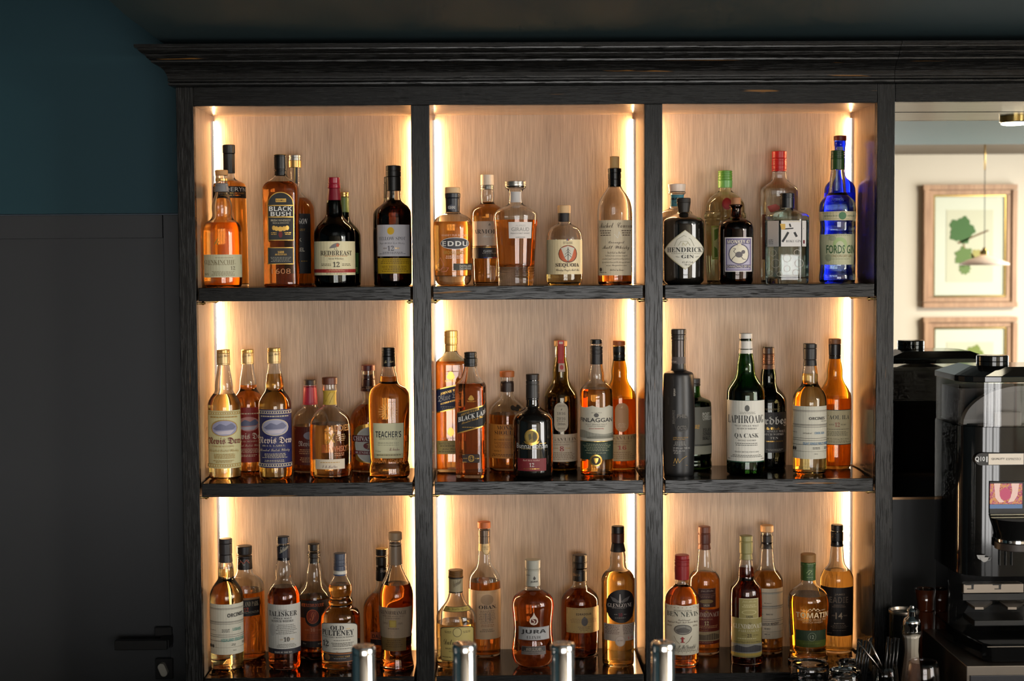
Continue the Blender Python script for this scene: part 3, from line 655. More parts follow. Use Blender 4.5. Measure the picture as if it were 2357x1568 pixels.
bottle('A2', 'F', 1075, [(848, 42), (918, 43), (932, 50), (948, 84), (972, 115), (1008, 131), (1050, 136), (1340, 136), (1370, 132), (1388, 118)], 1060, PALE, 'clear',
  [('cork_cap', 793, 852, 48, 47, (214, 176, 130, .65)), ('neck_band', 850, 916, 45, 44, (30, 24, 24, .6))],
  [('label', ('R', 940, 1210, 1050, 1312, (236, 216, 172)), ('O', 1030, 1168, 1092, 1224, (60, 40, 30)), ('O', 1034, 1163, 1096, 1220, (196, 92, 48)), ('Y', (206, 200, 184), [(1050, 1115), (1099, 1098), (1148, 1115), (1125, 1190), (1099, 1215), (1076, 1190)]), ('S', (30, 26, 26), 5, [(1102, 1218), (1102, 1110)]),
    ('S', (30, 26, 26), 2.5, [(1102, 1122), (1086, 1140)]), ('S', (30, 26, 26), 2.5, [(1102, 1122), (1118, 1140)]), ('S', (30, 26, 26), 3, [(1102, 1140), (1080, 1162)]), ('S', (30, 26, 26), 3, [(1102, 1140), (1124, 1162)]), ('S', (30, 26, 26), 3, [(1102, 1160), (1076, 1184)]), ('S', (30, 26, 26), 3, [(1102, 1160), (1128, 1184)]), ('S', (30, 26, 26), 3, [(1078, 1218), (1128, 1218)]),
    ('R', 1092, 1098, 1046, 1060, (40, 60, 130)), ('R', 1102, 1108, 1046, 1060, RED), ('T', 'DISTILLERIE', 1068, 1132, 1066, 1074, DK, 'n'), ('T', 'DU VERCORS', 1068, 1132, 1076, 1085, DK, 'n'), ('T', 'SEQUOIA', 1012, 1178, 1228, 1261, (60, 40, 34), 'S'), ('T', 'Whisky Single Malt Bio', 1015, 1180, 1270, 1296, (60, 44, 38), 'k'))],
  'small pale gold bottle with a wooden cap and round orange tree emblem', zb=1370)
bottle('A2', 'F', 1455, [(515, 44), (640, 45), (675, 60), (715, 92), (765, 119), (825, 130), (880, 132), (1370, 131), (1390, 120)], 1318, G4, 'clear',
  [('cork', 425, 520, 34, 33, (205, 166, 110, .7)), ('wax_seal', 515, 655, 50, 47, (14, 13, 14, .22), (.25, .6))],
  [('label', ('R', 1334, 1584, 903, 1320, (222, 206, 176)), ('T', 'Michel  Couvreur', 1342, 1582, 922, 962, (84, 66, 52), 'k'), ('G', 1344, 1430, 980, 1030, 3, (110, 90, 74)), ('G', 1500, 1578, 980, 1030, 3, (110, 90, 74)), ('S', (240, 236, 226), 3, [(1450, 1010), (1475, 1040), (1485, 990), (1500, 1030)]), ('T', 'Overaged', 1410, 1524, 1060, 1088, (84, 66, 52), 'k'), ('T', 'Malt Whisky', 1362, 1560, 1095, 1132, (84, 66, 52), 'k'), ('T', 'Distilled in Scotland', 1400, 1532, 1140, 1156, (84, 66, 52), 'k'),
    ('T', 'Vatted from various very old', 1384, 1546, 1165, 1181, (84, 66, 52), 'k'), ('T', 'whiskies and traditionally matured', 1362, 1562, 1190, 1206, (84, 66, 52), 'k'), ('T', 'by maturation with sherry oak casks', 1362, 1562, 1215, 1230, (84, 66, 52), 'k'), ('T', 'in our Burgundian caves', 1392, 1540, 1238, 1254, (84, 66, 52), 'k'), ('T', 'Bottled in France', 1420, 1518, 1270, 1286, (84, 66, 52), 'k'), ('O', 1344, 1362, 1262, 1290, (84, 66, 52)), ('G', 1344, 1396, 1296, 1304, 1, (84, 66, 52)))],
  'nearly empty tall bottle with a bare cork in black wax and handwritten style label', zb=1366)
# ---- top shelf, right bay
bottle('A3', 'K', 158, [(690, 62), (702, 70), (712, 56), (720, 50), (815, 51), (826, 84), (842, 112), (868, 119), (1375, 116), (1390, 108)], 880, WATER, 'clear',
  [('stopper', 632, 692, 66, 60, (226, 206, 190, .35))],
  [('neck_label', ('R', 110, 208, 712, 801, (70, 140, 160)), ('T', 'MARE', 118, 200, 735, 753, (24, 40, 60), 'b'), ('T', 'GIN', 140, 178, 764, 776, (20, 40, 60), 'b'))],
  'clear bottle with a pale stopper and blue neck label behind the black apothecary bottle', kind='gin_bottle')
bottle('A3', 'F', 209, [(845, 45), (855, 55), (868, 85), (890, 130), (908, 150), (925, 153), (1350, 153), (1373, 142), (1383, 126)], 0, None, 'black',
  [('cork_cap', 738, 775, 50, 51, (26, 22, 18, .6)), ('neck_foil', 772, 852, 50, 40, (30, 26, 20, .5))],
  [('label', ('D', 63, 364, 978, 1278, (190, 184, 150)), ('D', 68, 358, 983, 1272, (226, 223, 208)), ('T', "HENDRICK'S", 88, 356, 1108, 1146, (44, 46, 44), 'S'), ('G', 100, 345, 1154, 1162, 1, (130, 130, 110)), ('T', 'GIN', 192, 282, 1166, 1192, (44, 46, 44), 'S'), ('T', '41,4% Vol', 196, 276, 1214, 1230, (60, 60, 54), 's'), ('T', '70 CL', 212, 262, 1234, 1247, (60, 60, 54), 's'), ('S', (150, 150, 128), 3, [(140, 1100), (160, 1050), (210, 1020), (262, 1050), (285, 1100)]), ('S', (170, 168, 140), 3, [(170, 1096), (190, 1064), (236, 1064), (256, 1096)]), ('S', (196, 186, 140), 3, [(200, 1098), (205, 1075), (222, 1098), (240, 1072)]), ('S', (90, 90, 80), 3, [(150, 1178), (178, 1184)]), ('S', (90, 90, 80), 3, [(294, 1184), (318, 1178)]))],
  'squat black apothecary bottle with a cream diamond label, first in the top right bay', kind='gin_bottle')
bottle('A3', 'K', 520, [(655, 47), (688, 50), (708, 80), (735, 115), (775, 140), (820, 145), (848, 146), (858, 157), (885, 158), (902, 151), (1375, 139), (1392, 130)], 770, WATER, 'pale',
  [('cap', 533, 604, 52, 52, (92, 146, 52, .4), (.2, .45, .7)), ('neck_foil', 604, 662, 53, 51, (106, 166, 84, .35))],
  [('label', ('R', 420, 616, 945, 1200, (176, 178, 84)), ('R', 428, 608, 958, 1188, (216, 212, 140)), ('Y', (110, 140, 50), [(440, 975), (470, 965), (466, 1040), (440, 1060)]), ('Y', (110, 140, 50), [(440, 1100), (462, 1120), (466, 1180), (440, 1186)])),
   ('wax_seal', ('O', 497, 572, 736, 826, (128, 20, 22)), ('O', 510, 560, 752, 812, (150, 34, 32)))],
  'yellow tinted rear bottle with a green cap and red wax seal', kind='gin_bottle')
bottle('A3', 'F', 600, [(788, 50), (802, 51), (810, 42), (820, 37), (870, 40), (888, 50), (902, 85), (922, 115), (952, 130), (990, 132), (1355, 131), (1378, 120)], 905, (.3, .12, .03), 'brown',
  [('cork', 735, 792, 35, 34, (176, 122, 84, .7))],
  [('label', ('R', 518, 720, 1033, 1292, (222, 216, 214)), ('R', 526, 712, 1042, 1284, (116, 104, 150)), ('R', 534, 704, 1050, 1276, (190, 184, 204)), ('R', 534, 704, 1050, 1084, (104, 96, 130)), ('T', 'MONKEY 47', 538, 702, 1052, 1080, (234, 226, 206), 'B'), ('O', 546, 698, 1082, 1238, (90, 84, 110)), ('O', 553, 691, 1090, 1230, (230, 222, 200)), ('R', 528, 710, 1240, 1266, (88, 80, 120)), ('T', 'SCHWARZWALD DRY GIN', 532, 706, 1244, 1262, (226, 216, 190), 'b'),
    ('O', 596, 650, 1142, 1186, (100, 94, 96)), ('O', 640, 668, 1130, 1158, (100, 94, 96)), ('S', (70, 64, 70), 4, [(600, 1170), (578, 1192), (570, 1206)]), ('S', (70, 64, 70), 4, [(640, 1180), (655, 1200), (672, 1200)]), ('S', (70, 64, 70), 3, [(600, 1155), (585, 1140), (600, 1120), (582, 1118)]), ('O', 612, 640, 1080, 1100, (226, 216, 190)))],
  'small brown apothecary gin bottle with a stamp shaped lilac label and bare cork', kind='gin_bottle')
bottle('A3', 'K', 925, [(535, 50), (590, 52), (618, 70), (645, 108), (668, 130), (700, 134), (1375, 133), (1392, 124)], 670, WATER, 'clear',
  [('cap', 387, 440, 54, 53, (196, 34, 30, .35)), ('neck_foil', 441, 540, 55, 54, (190, 32, 30, .35), (.2, .55, .85))],
  [('side_label', ('R', 800, 828, 860, 1200, (190, 120, 100))), ('emblem', ('Y', (196, 90, 80), [(838, 800), (900, 782), (930, 800), (930, 840), (860, 846)]))],
  'red capped square clear bottle behind the six sided bottle', sec=(4, .85, 0), kind='gin_bottle')
bottle('A3', 'F', 984, [(806, 48), (822, 52), (835, 85), (850, 130), (868, 160), (890, 164), (1355, 163), (1378, 156)], 905, WATER, 'aqua',
  [('cap', 702, 812, 52, 52, (20, 22, 26, .35), (.15, .3))],
  [('label', ('R', 838, 1128, 908, 1103, (226, 222, 218)), ('T', 'ROKU GIN', 978, 1088, 1054, 1072, (50, 50, 54), 's'), ('S', (26, 26, 30), 12, [(1004, 932), (1012, 956)]), ('S', (26, 26, 30), 9, [(956, 972), (1030, 966), (1108, 968)]), ('S', (26, 26, 30), 16, [(995, 995), (975, 1030), (950, 1068)]), ('S', (26, 26, 30), 16, [(1040, 996), (1058, 1030)]), ('Y', (214, 172, 80), [(932, 932), (972, 932), (972, 972), (945, 978)]), ('G', 845, 888, 1050, 1092, 3, (130, 130, 130)), ('R', 1104, 1114, 1055, 1082, (110, 24, 30)), ('G', 950, 1090, 914, 924, 1, (206, 190, 150))),
   ('glass_print', *[('S', (214, 206, 190), 3, [(x+r*math.cos(i*math.pi/4), y+r*math.sin(i*math.pi/4)) for i in range(9)]) for x, y, r in ((880, 1150, 26), (900, 1230, 34), (860, 1300, 22), (985, 1190, 30), (985, 1270, 24), (1060, 1150, 24), (1075, 1230, 32), (1050, 1300, 24), (930, 1310, 18))]),
   ('tax_strip', ('R', 974, 1020, 702, 812, (206, 206, 206)), ('R', 982, 1014, 776, 808, (170, 40, 50)))],
  'six sided clear gin bottle with a white label and large brush stroke character', sec=(2, .92, 0, 1), kind='gin_bottle', zb=1340)
bottle('A3', 'F', 1362, [(522, 46), (600, 57), (680, 62), (700, 66), (722, 82), (745, 112), (780, 134), (835, 139), (900, 137), (918, 129), (985, 127), (1003, 132), (1100, 134), (1240, 128), (1285, 130), (1320, 137), (1360, 135), (1376, 122)], 700, WATER, 'aqua',
  [('cap', 382, 445, 50, 50, (34, 66, 32, .35), (.25, .5, .8)), ('neck_foil', 444, 526, 50, 50, (40, 76, 36, .35))],
  [('collar_label', ('R', 1224, 1500, 838, 906, (206, 196, 160)), ('G', 1240, 1480, 848, 854, 1, (140, 140, 90)), ('G', 1240, 1480, 892, 898, 1, (140, 140, 90)), ('O', 1374, 1430, 842, 900, (70, 120, 80)), ('T', 'BOTANICAL RECIPE', 1270, 1366, 866, 878, (80, 110, 70), 'n'), ('T', 'DISTILLERY', 1436, 1492, 866, 878, (80, 110, 70), 'n')),
   ('label', ('R', 1235, 1488, 1010, 1240, (196, 196, 160)), ('O', 1330, 1436, 1034, 1140, (168, 190, 130)), ('O', 1352, 1414, 1062, 1140, (200, 204, 170)), ('T', 'FORDS GIN', 1283, 1486, 1092, 1156, (56, 96, 56), 'b'), ('T', 'LONDON DRY GIN', 1312, 1466, 1164, 1184, (150, 120, 70), 'n'), ('G', 1270, 1470, 1018, 1026, 1, (130, 130, 96)), ('G', 1270, 1470, 1196, 1204, 1, (130, 130, 96)), ('O', 1276, 1320, 1160, 1216, (160, 164, 134)), ('O', 1300, 1354, 1020, 1060, (164, 168, 138))),
   ('glass_print', ('T', 'FORDS', 1322, 1410, 742, 762, (70, 80, 140), 'b'))],
  'clear waisted bottle with green cap and pale green label, before the blue bottle', kind='gin_bottle', zb=1355)
bottle('A3', 'K', 1380, [(305, 43), (342, 45), (352, 39), (560, 37), (588, 50), (615, 84), (648, 110), (688, 118), (1378, 118), (1394, 110)], 700, (.4, .5, .98), 'blue',
  [('cap', 270, 307, 46, 46, (98, 20, 18, .45))], [('neck_label', ('R', 1362, 1406, 352, 380, (120, 136, 180)))],
  'cobalt blue glass bottle with a dark red cap, tallest of the top right bay', kind='gin_bottle')
# ---- middle shelf, left bay
def dew(crop, row, cx, dy, k, fill, liq, lab, tint, fg, group, label, x, capx=None, oval=(150, 150, 178), title=(110, 24, 26), sub='SUPREME SELECTION', band=True, full=True):
    f = lambda y: (y-1412)*k+1412+dy
    pr = [(506, 45), (560, 52), (630, 65), (680, 71), (705, 68), (730, 78), (765, 105), (800, 122), (835, 128), (1380, 128), (1403, 120), (1412, 106)]
    pr = [(f(y), h*k) for y, h in pr]; w = 126*k; L = []
    c = x
    L += [('R', c-w, c+w, f(872), f(1326), lab)]
    if band:
        for a, b in ((880, 906), (1290, 1316)):
            L.append(('R', c-w, c+w, f(a), f(b), fg))
            L.append(('R', c-w, c+w, f(a+5), f(b-5), lab))
            for i in range(14): L.append(('R', c-w+w*2*(i+.15)/14, c-w+w*2*(i+.62)/14, f(a+8), f(b-8), fg))
        L += [('O', c-95*k, c+93*k, f(944), f(1074), fg)]
    L += [('O', c-89*k, c+87*k, f(950), f(1068), oval), ('Y', (110, 112, 140), [(c-80*k, f(1012)), (c-30*k, f(972)), (c+10*k, f(990)), (c+50*k, f(968)), (c+78*k, f(1000)), (c+60*k, f(1020)), (c-60*k, f(1026))]), ('Y', (196, 186, 196), [(c-70*k, f(1036)), (c+70*k, f(1024)), (c+40*k, f(1056)), (c-40*k, f(1058))])]
    L += [('T', 'Nevis Dew', c-112*k, c+112*k, f(1082), f(1134), title, 'f'), ('T', sub, c-88*k, c+70*k, f(1145), f(1158), fg, 's'), ('T', 'Blended Scotch Whisky', c-106*k, c+100*k, f(1174), f(1204), fg, 'k'), ('G', c-90*k, c+90*k, f(1212), f(1252), 4, fg), ('G', c-80*k, c+70*k, f(1262), f(1284), 2, fg), ('G', c-100*k, c+90*k, f(918), f(940), 1, fg)]
    return bottle(crop, row, cx, pr, fill, liq, 'clear', [('cap', f(391), f(418), 50*k, 51*k, GOLDC, (.5,)), ('neck_foil', f(418), f(512), 50*k, 51*k, principled('champagne_foil', lin((206, 176, 124)), .38, .5), (.86,))],
        [tuple(['label']+L), ('cap_print', ('T', 'Scotch Whisky', cx-14-44*k, cx-14+44*k, f(440), f(470), (90, 66, 40), 'k', -16))], label, group, zb=0)
dew('B1', 'F', 302, 0, 1.0, 738, PALE, (206, 198, 150), None, (176, 140, 70), None, 'long necked bottle with gold cap and tall pale green label showing an oval landscape', 296)
dew('B1', 'K', 490, -52, .95, 668, G3, (150, 34, 24), None, (226, 196, 160), None, 'gold capped long necked bottle with a red label, behind the pale and blue labels', 486, oval=(206, 140, 130), title=(236, 214, 190), sub='SPECIAL RESERVE', band=False)
dew('B1', 'F', 699, -3, 1.01, 580, (.80, .50, .12), (36, 38, 92), None, (206, 190, 160), None, 'gold capped long necked bottle with a tall navy blue label and oval landscape', 694, title=(226, 206, 190), sub='BLUE LABEL', oval=(160, 160, 184))
bottle('B1', 'K', 975, [(666, 46), (825, 52), (845, 58), (865, 84), (895, 122), (935, 138), (975, 142), (1340, 142), (1358, 132)], 985, G4, 'clear',
  [('stopper', 628, 668, 48, 47, (46, 34, 30, .5)), ('neck_foil', 674, 822, 48, 57, (168, 40, 62, .4), (.06, .92))],
  [('label', ('R', 848, 1102, 1000, 1300, (96, 28, 12)), ('S', GO, 3, [(850, 1016), (1100, 1016)]), ('O', 916, 1034, 1036, 1100, (150, 140, 150)), ('T', 'Nevis Dew', 880, 1070, 1110, 1152, (206, 186, 170), 'f'), ('G', 880, 1070, 1176, 1220, 3, (206, 150, 100)), ('G', 880, 1070, 1240, 1284, 3, (206, 150, 100)))],
  'short bottle with a dark stopper and raspberry red neck foil, rear row')
bottle('B1', 'F', 1130, [(658, 57), (710, 58), (720, 50), (828, 52), (846, 68), (875, 106), (915, 143), (965, 160), (1050, 162), (1370, 161), (1394, 150), (1406, 132)], 972, G2, 'clear',
  [('stopper', 608, 662, 59, 58, (104, 54, 34, .45))],
  [('neck_label', ('R', 1072, 1172, 714, 826, (198, 164, 62)), ('S', (110, 84, 20), 3, [(1090, 800), (1110, 750), (1130, 720)]), ('S', (110, 84, 20), 3, [(1120, 815), (1140, 765), (1160, 728)])),
   ('glass_print', ('T', 'LADDIES', 1100, 1264, 986, 1036, (206, 140, 70), 'b'), ('T', 'X', 1104, 1162, 1050, 1122, (214, 160, 70), 'B'), ('T', 'DOUBLE SCOTCH', 1060, 1122, 1138, 1204, (196, 90, 50), 'b'), ('T', 'WHISKY', 1138, 1252, 1150, 1196, (206, 120, 70), 'b'), ('G', 1166, 1244, 1060, 1120, 4, (216, 170, 110)), ('G', 1150, 1240, 1206, 1236, 2, (216, 150, 100))),
   ('label', ('R', 1013, 1238, 1254, 1332, (216, 200, 176)), ('G', 1034, 1216, 1276, 1290, 1, (190, 150, 80)), ('T', 'S. M. Heather', 1064, 1180, 1300, 1322, (110, 80, 90), 'k'))],
  'round shouldered bottle with gold print on bare glass and a small white strip label')
bottle('B1', 'K', 1432, [(552, 50), (592, 50), (715, 58), (735, 48), (790, 44), (812, 56), (838, 95), (878, 130), (928, 148), (1000, 150), (1335, 148), (1352, 138)], 820, G4, 'clear',
  [('stopper', 512, 555, 53, 52, (92, 36, 34, .45)), ('neck_foil', 590, 716, 50, 60, (66, 26, 18, .35), (.25, .75))],
  [('neck_print', ('T', '1801', 1405, 1452, 680, 700, (226, 190, 150), 's')),
   ('label', ('Y', GO, [(1312, 1050), (1330, 1010), (1370, 985), (1432, 972), (1500, 985), (1560, 1030), (1566, 1240), (1500, 1276), (1432, 1286), (1360, 1276), (1322, 1250)]), ('O', 1322, 1552, 1000, 1282, (206, 202, 190)), ('O', 1330, 1545, 1012, 1270, (190, 186, 176)), ('R', 1302, 1566, 1066, 1116, (96, 20, 26), 0), ('T', 'CHIVAS REGAL', 1312, 1560, 1073, 1108, WH, 'S'), ('O', 1386, 1500, 1118, 1178, (110, 26, 30)), ('T', '12', 1412, 1470, 1128, 1168, (226, 186, 120), 'S'), ('R', 1318, 1560, 1184, 1214, (110, 24, 30), 10), ('T', 'BLENDED SCOTCH', 1328, 1550, 1190, 1208, WH, 's', 8))],
  'rear bottle with a maroon stopper and ornate silver and gold crest label')
bottle('B1', 'F', 1592, [(518, 49), (555, 52), (598, 66), (650, 70), (664, 88), (686, 128), (716, 152), (765, 162), (900, 161), (1235, 153), (1252, 147), (1275, 148), (1300, 158), (1365, 161), (1395, 152), (1403, 140)], 600, G2, 'clear',
  [('cap', 375, 442, 51, 51, CAPB, (.3, .6)), ('neck_foil', 442, 523, 52, 53, (22, 20, 20, .35))],
  [('label', ('R', 1468, 1698, 970, 1246, (186, 178, 138)), ('R', 1468, 1698, 970, 1208, (204, 200, 164)), ('T', "TEACHER'S", 1484, 1680, 1033, 1082, (30, 34, 34), 'B'), ('T', 'HIGHLAND CREAM', 1512, 1650, 1087, 1098, (60, 60, 54), 's'), ('T', 'HIGH IN PEATED MALT', 1502, 1662, 1120, 1131, (110, 110, 90), 's'), ('G', 1490, 1676, 1140, 1150, 1, (150, 148, 120)), ('T', 'R. Teacher', 1590, 1668, 1162, 1186, (120, 50, 60), 'k'), ('T', '1 Litre', 1484, 1524, 1182, 1198, (110, 108, 90), 's'), ('G', 1480, 1690, 1216, 1234, 1, (110, 100, 70))),
   ('glass_print', ('T', 'GLASGOW HIGHLAND', 1452, 1712, 1252, 1284, (226, 150, 70), 'n'), *[('S', (255, 205, 130), 2.5, [(1580+22*math.cos(a), 880+22*math.sin(a)), (1580+74*math.cos(a), 880+66*math.sin(a))]) for a in [i*math.pi/9 for i in range(18)]]),
   ('cap_print', ('T', 'Teacher', 1550, 1620, 478, 500, (226, 206, 150), 'k', -8))],
  'broad bottle with embossed sunburst and pale green label, against the divider', sec=(2.6, .95, 0))
# ---- middle shelf, middle bay
bottle('B2', 'K', 240, [(400, 46), (430, 58), (460, 96), (485, 118), (520, 121), (1325, 121), (1345, 114)], 480, G4, 'aqua',
  [('cap', 242, 352, 52, 52, GOLDC, (.45, .9)), ('neck_foil', 352, 406, 49, 47, GOLDC)],
  [('label', ('R', 120, 360, 702, 892, GO, -60), ('R', 120, 360, 712, 882, (34, 40, 78), -60), ('T', 'JOHNNIE WALKER', 150, 330, 730, 752, GO, 's', -50), ('T', 'Blue Label', 133, 345, 756, 806, (196, 190, 180), 'f', -56), ('T', 'BLENDED SCOTCH WHISKY', 150, 340, 812, 826, GO, 's', -50), ('G', 140, 330, 838, 870, 2, (150, 140, 120))),
   ('crest', ('O', 198, 262, 585, 628, GO), ('Y', GO, [(205, 590), (214, 570), (230, 562), (246, 570), (256, 590)]), ('G', 180, 280, 632, 646, 2, GO)),
   ('monogram', ('O', 206, 256, 1010, 1060, GO), ('Y', GO, [(215, 1010), (230, 1000), (246, 1010), (258, 1050), (231, 1078), (205, 1050)]), ('T', 'ESTABLISHED 1820', 150, 330, 1082, 1096, (226, 190, 170), 's')),
   ('lower_label', ('R', 124, 356, 1107, 1212, (190, 164, 92)), ('T', 'BOTTLE No', 138, 222, 1120, 1138, (90, 70, 40), 's'), ('G', 136, 340, 1145, 1160, 1, (110, 90, 50)), ('T', 'John Walker', 160, 300, 1164, 1184, (90, 70, 40), 'k'), ('G', 136, 340, 1190, 1204, 1, (110, 90, 50)))],
  'tall gold capped square bottle with a slanted navy label, first in its bay', sec=(6, .92, 0))
bottle('B2', 'F', 392, [(518, 45), (560, 52), (615, 70), (645, 94), (668, 110), (700, 116), (1378, 115), (1402, 110)], 655, (.62, .19, .04), 'clear',
  [('cap', 410, 456, 48, 47, CAPB, (.5,)), ('neck_foil', 456, 522, 52, 51, CAPB, (.7,))],
  [('label', ('R', 282, 508, 886, 1056, GO, -82), ('R', 282, 508, 895, 1047, (20, 20, 22), -82), ('T', 'JOHNNIE WALKER', 310, 452, 898, 920, GO, 's', -52), ('T', 'BLACK LABEL', 290, 500, 926, 964, WH, 'S', -76), ('T', 'Blended Scotch Whisky', 316, 492, 962, 990, GO, 'k', -66), ('G', 300, 490, 1000, 1010, 1, GO), ),
   ('crest', ('O', 366, 414, 768, 792, GO), ('Y', GO, [(372, 770), (380, 756), (390, 750), (401, 756), (409, 770)]), ('G', 352, 430, 796, 808, 2, GO)),
   ('lower_label', ('R', 322, 456, 1214, 1280, (44, 26, 18)), ('S', GO, 3, [(322, 1218), (456, 1218)]), ('S', GO, 3, [(322, 1276), (456, 1276)]), ('Y', GO, [(370, 1232), (382, 1222), (402, 1222), (413, 1232), (413, 1262), (402, 1272), (382, 1272), (370, 1262)]), ('Y', (20, 18, 18), [(375, 1234), (384, 1227), (400, 1227), (408, 1234), (408, 1260), (400, 1267), (384, 1267), (375, 1260)]), ('T', '12', 377, 406, 1232, 1262, GO, 's'), ('T', 'AGED', 328, 362, 1242, 1252, GO, 's'), ('T', 'YEARS', 420, 452, 1242, 1252, GO, 's'))],
  'tall square black capped bottle with a slanted black and gold label', sec=(6, .92, -9))
bottle('B2', 'K', 677, [(602, 50), (716, 47), (760, 48), (780, 58), (815, 102), (855, 136), (895, 148), (1300, 150), (1336, 144), (1348, 132)], 895, G3, 'clear',
  [('stopper', 560, 606, 57, 56, (176, 98, 46, .5)), ('neck_foil', 640, 722, 52, 52, (44, 26, 18, .45), (.12,))],
  [('label', ('R', 530, 824, 980, 1248, (206, 130, 52)), ('T', 'MONKEY', 596, 762, 990, 1022, (66, 34, 16), 's'), ('T', 'SHOULDER', 577, 790, 1029, 1060, (66, 34, 16), 's'), ('T', 'THE ORIGINAL', 615, 740, 1072, 1084, (230, 176, 90), 's'), ('T', 'BLENDED MALT SCOTCH', 573, 778, 1096, 1106, (66, 34, 16), 's'), ('G', 573, 760, 1120, 1170, 5, (150, 84, 30)), ('T', 'BATCH 27', 574, 628, 1182, 1195, (66, 34, 16), 's'), ('G', 540, 780, 1214, 1236, 2, (66, 34, 16))),
   ('metal_badge', ('O', 700, 738, 830, 872, (40, 30, 22)), ('O', 726, 764, 842, 880, (40, 30, 22)), ('O', 746, 776, 828, 862, (40, 30, 22)))],
  'round bottle with an orange cork and mustard label, behind the black bottle and slanted label', zb=1310)
bottle('B2', 'F', 877, [(626, 50), (642, 51), (648, 48), (780, 51), (828, 52), (846, 58), (866, 92), (888, 124), (918, 148), (955, 160), (1360, 160), (1384, 150), (1393, 134)], 0, None, 'black',
  [('stopper', 583, 628, 52, 51, (40, 32, 28, .45)), ('neck_foil', 632, 784, 51, 53, (44, 42, 40, .42), (.2, .93))],
  [('disc_label', ('O', 809, 921, 1018, 1134, GO), ('O', 818, 912, 1028, 1124, (150, 126, 60)), ('Y', (90, 80, 50), [(880, 1036), (900, 1055), (906, 1090), (880, 1114), (872, 1080)]), ('Y', (96, 86, 54), [(840, 1060), (858, 1050), (866, 1090), (846, 1106)]), ('Y', GO, [(806, 1110), (830, 1118), (865, 1136), (900, 1118), (924, 1110), (916, 1130), (866, 1146), (815, 1130)])),
   ('glass_print', ('T', 'Bunnahabhain', 752, 986, 1130, 1168, WH, 'n', 0), ('G', 758, 978, 1170, 1180, 1, (180, 160, 110)), ('S', GO, 2, [(756, 1188), (976, 1188)]), ('S', GO, 2, [(756, 1130), (806, 1130)]), ('S', GO, 2, [(926, 1130), (976, 1130)]), ('T', '1881', 886, 914, 712, 734, (206, 180, 120), 's')),
   ('lower_label', ('R', 757, 978, 1248, 1346, (122, 34, 40)), ('T', 'Small Batch Distilled', 798, 928, 1254, 1268, (230, 196, 180), 'k'), ('T', '12', 847, 884, 1282, 1313, WH, 's'), ('S', (206, 140, 130), 2, [(757, 1276), (978, 1276)]), ('G', 800, 930, 1326, 1336, 1, GO))],
  'broad glossy black bottle with a round gold disc and maroon label')
LAG = [(360, 47), (440, 48), (455, 44), (500, 55), (560, 64), (612, 61), (655, 74), (695, 103), (735, 126), (778, 131), (1320, 131), (1336, 120)]
bottle('B2', 'K', 1097, LAG, 755, (.30, .10, .015), 'olive',
  [('cork_cap', 320, 362, 50, 50, (206, 160, 104, .6)), ('neck_sleeve', 368, 450, 48, 48, glass('sleeve_olive', (.5, .36, .08)), (.8,))],
  [('label', ('C', 1043, 1150, 808, 1038, (206, 190, 164)), ('T', 'LIMITED', 1066, 1128, 826, 842, (110, 90, 70), 's'), ('Y', (90, 80, 60), [(1092, 868), (1104, 850), (1102, 868)]), ('T', '1816', 1064, 1128, 882, 905, (84, 70, 56), 's'), ('T', '2016', 1064, 1128, 922, 945, (84, 70, 56), 's'), ('G', 1062, 1130, 952, 962, 1, (110, 90, 70)), ('T', '200th', 1068, 1128, 966, 986, (84, 70, 56), 's'), ('T', 'EDITION', 1070, 1126, 1006, 1020, (110, 90, 70), 's')),
   ('lower_label', ('R', 966, 1227, 1057, 1274, (210, 188, 160)), ('T', 'LAGAVULIN', 985, 1210, 1085, 1109, (90, 66, 46), 's'), ('T', 'ISLAY SINGLE MALT SCOTCH WHISKY', 985, 1210, 1114, 1124, (90, 66, 46), 's'), ('T', 'LIMITED EDITION', 1040, 1160, 1134, 1144, (110, 80, 60), 's'), ('T', 'AGED', 1034, 1074, 1162, 1172, GO, 's'), ('T', '8', 1086, 1118, 1151, 1190, (158, 44, 44), 'S'), ('T', 'YEARS', 1128, 1168, 1162, 1172, GO, 's'), ('G', 1010, 1200, 1200, 1262, 5, (140, 116, 92))),
   ('tax_strip', ('R', 1072, 1118, 320, 500, (196, 60, 60)), ('R', 1080, 1110, 330, 348, (226, 200, 190)), ('R', 1076, 1124, 500, 566, (216, 186, 170)), ('O', 1086, 1114, 512, 550, (206, 80, 76)))],
  'olive glass bottle with a pale cork and red paper strip down its neck')
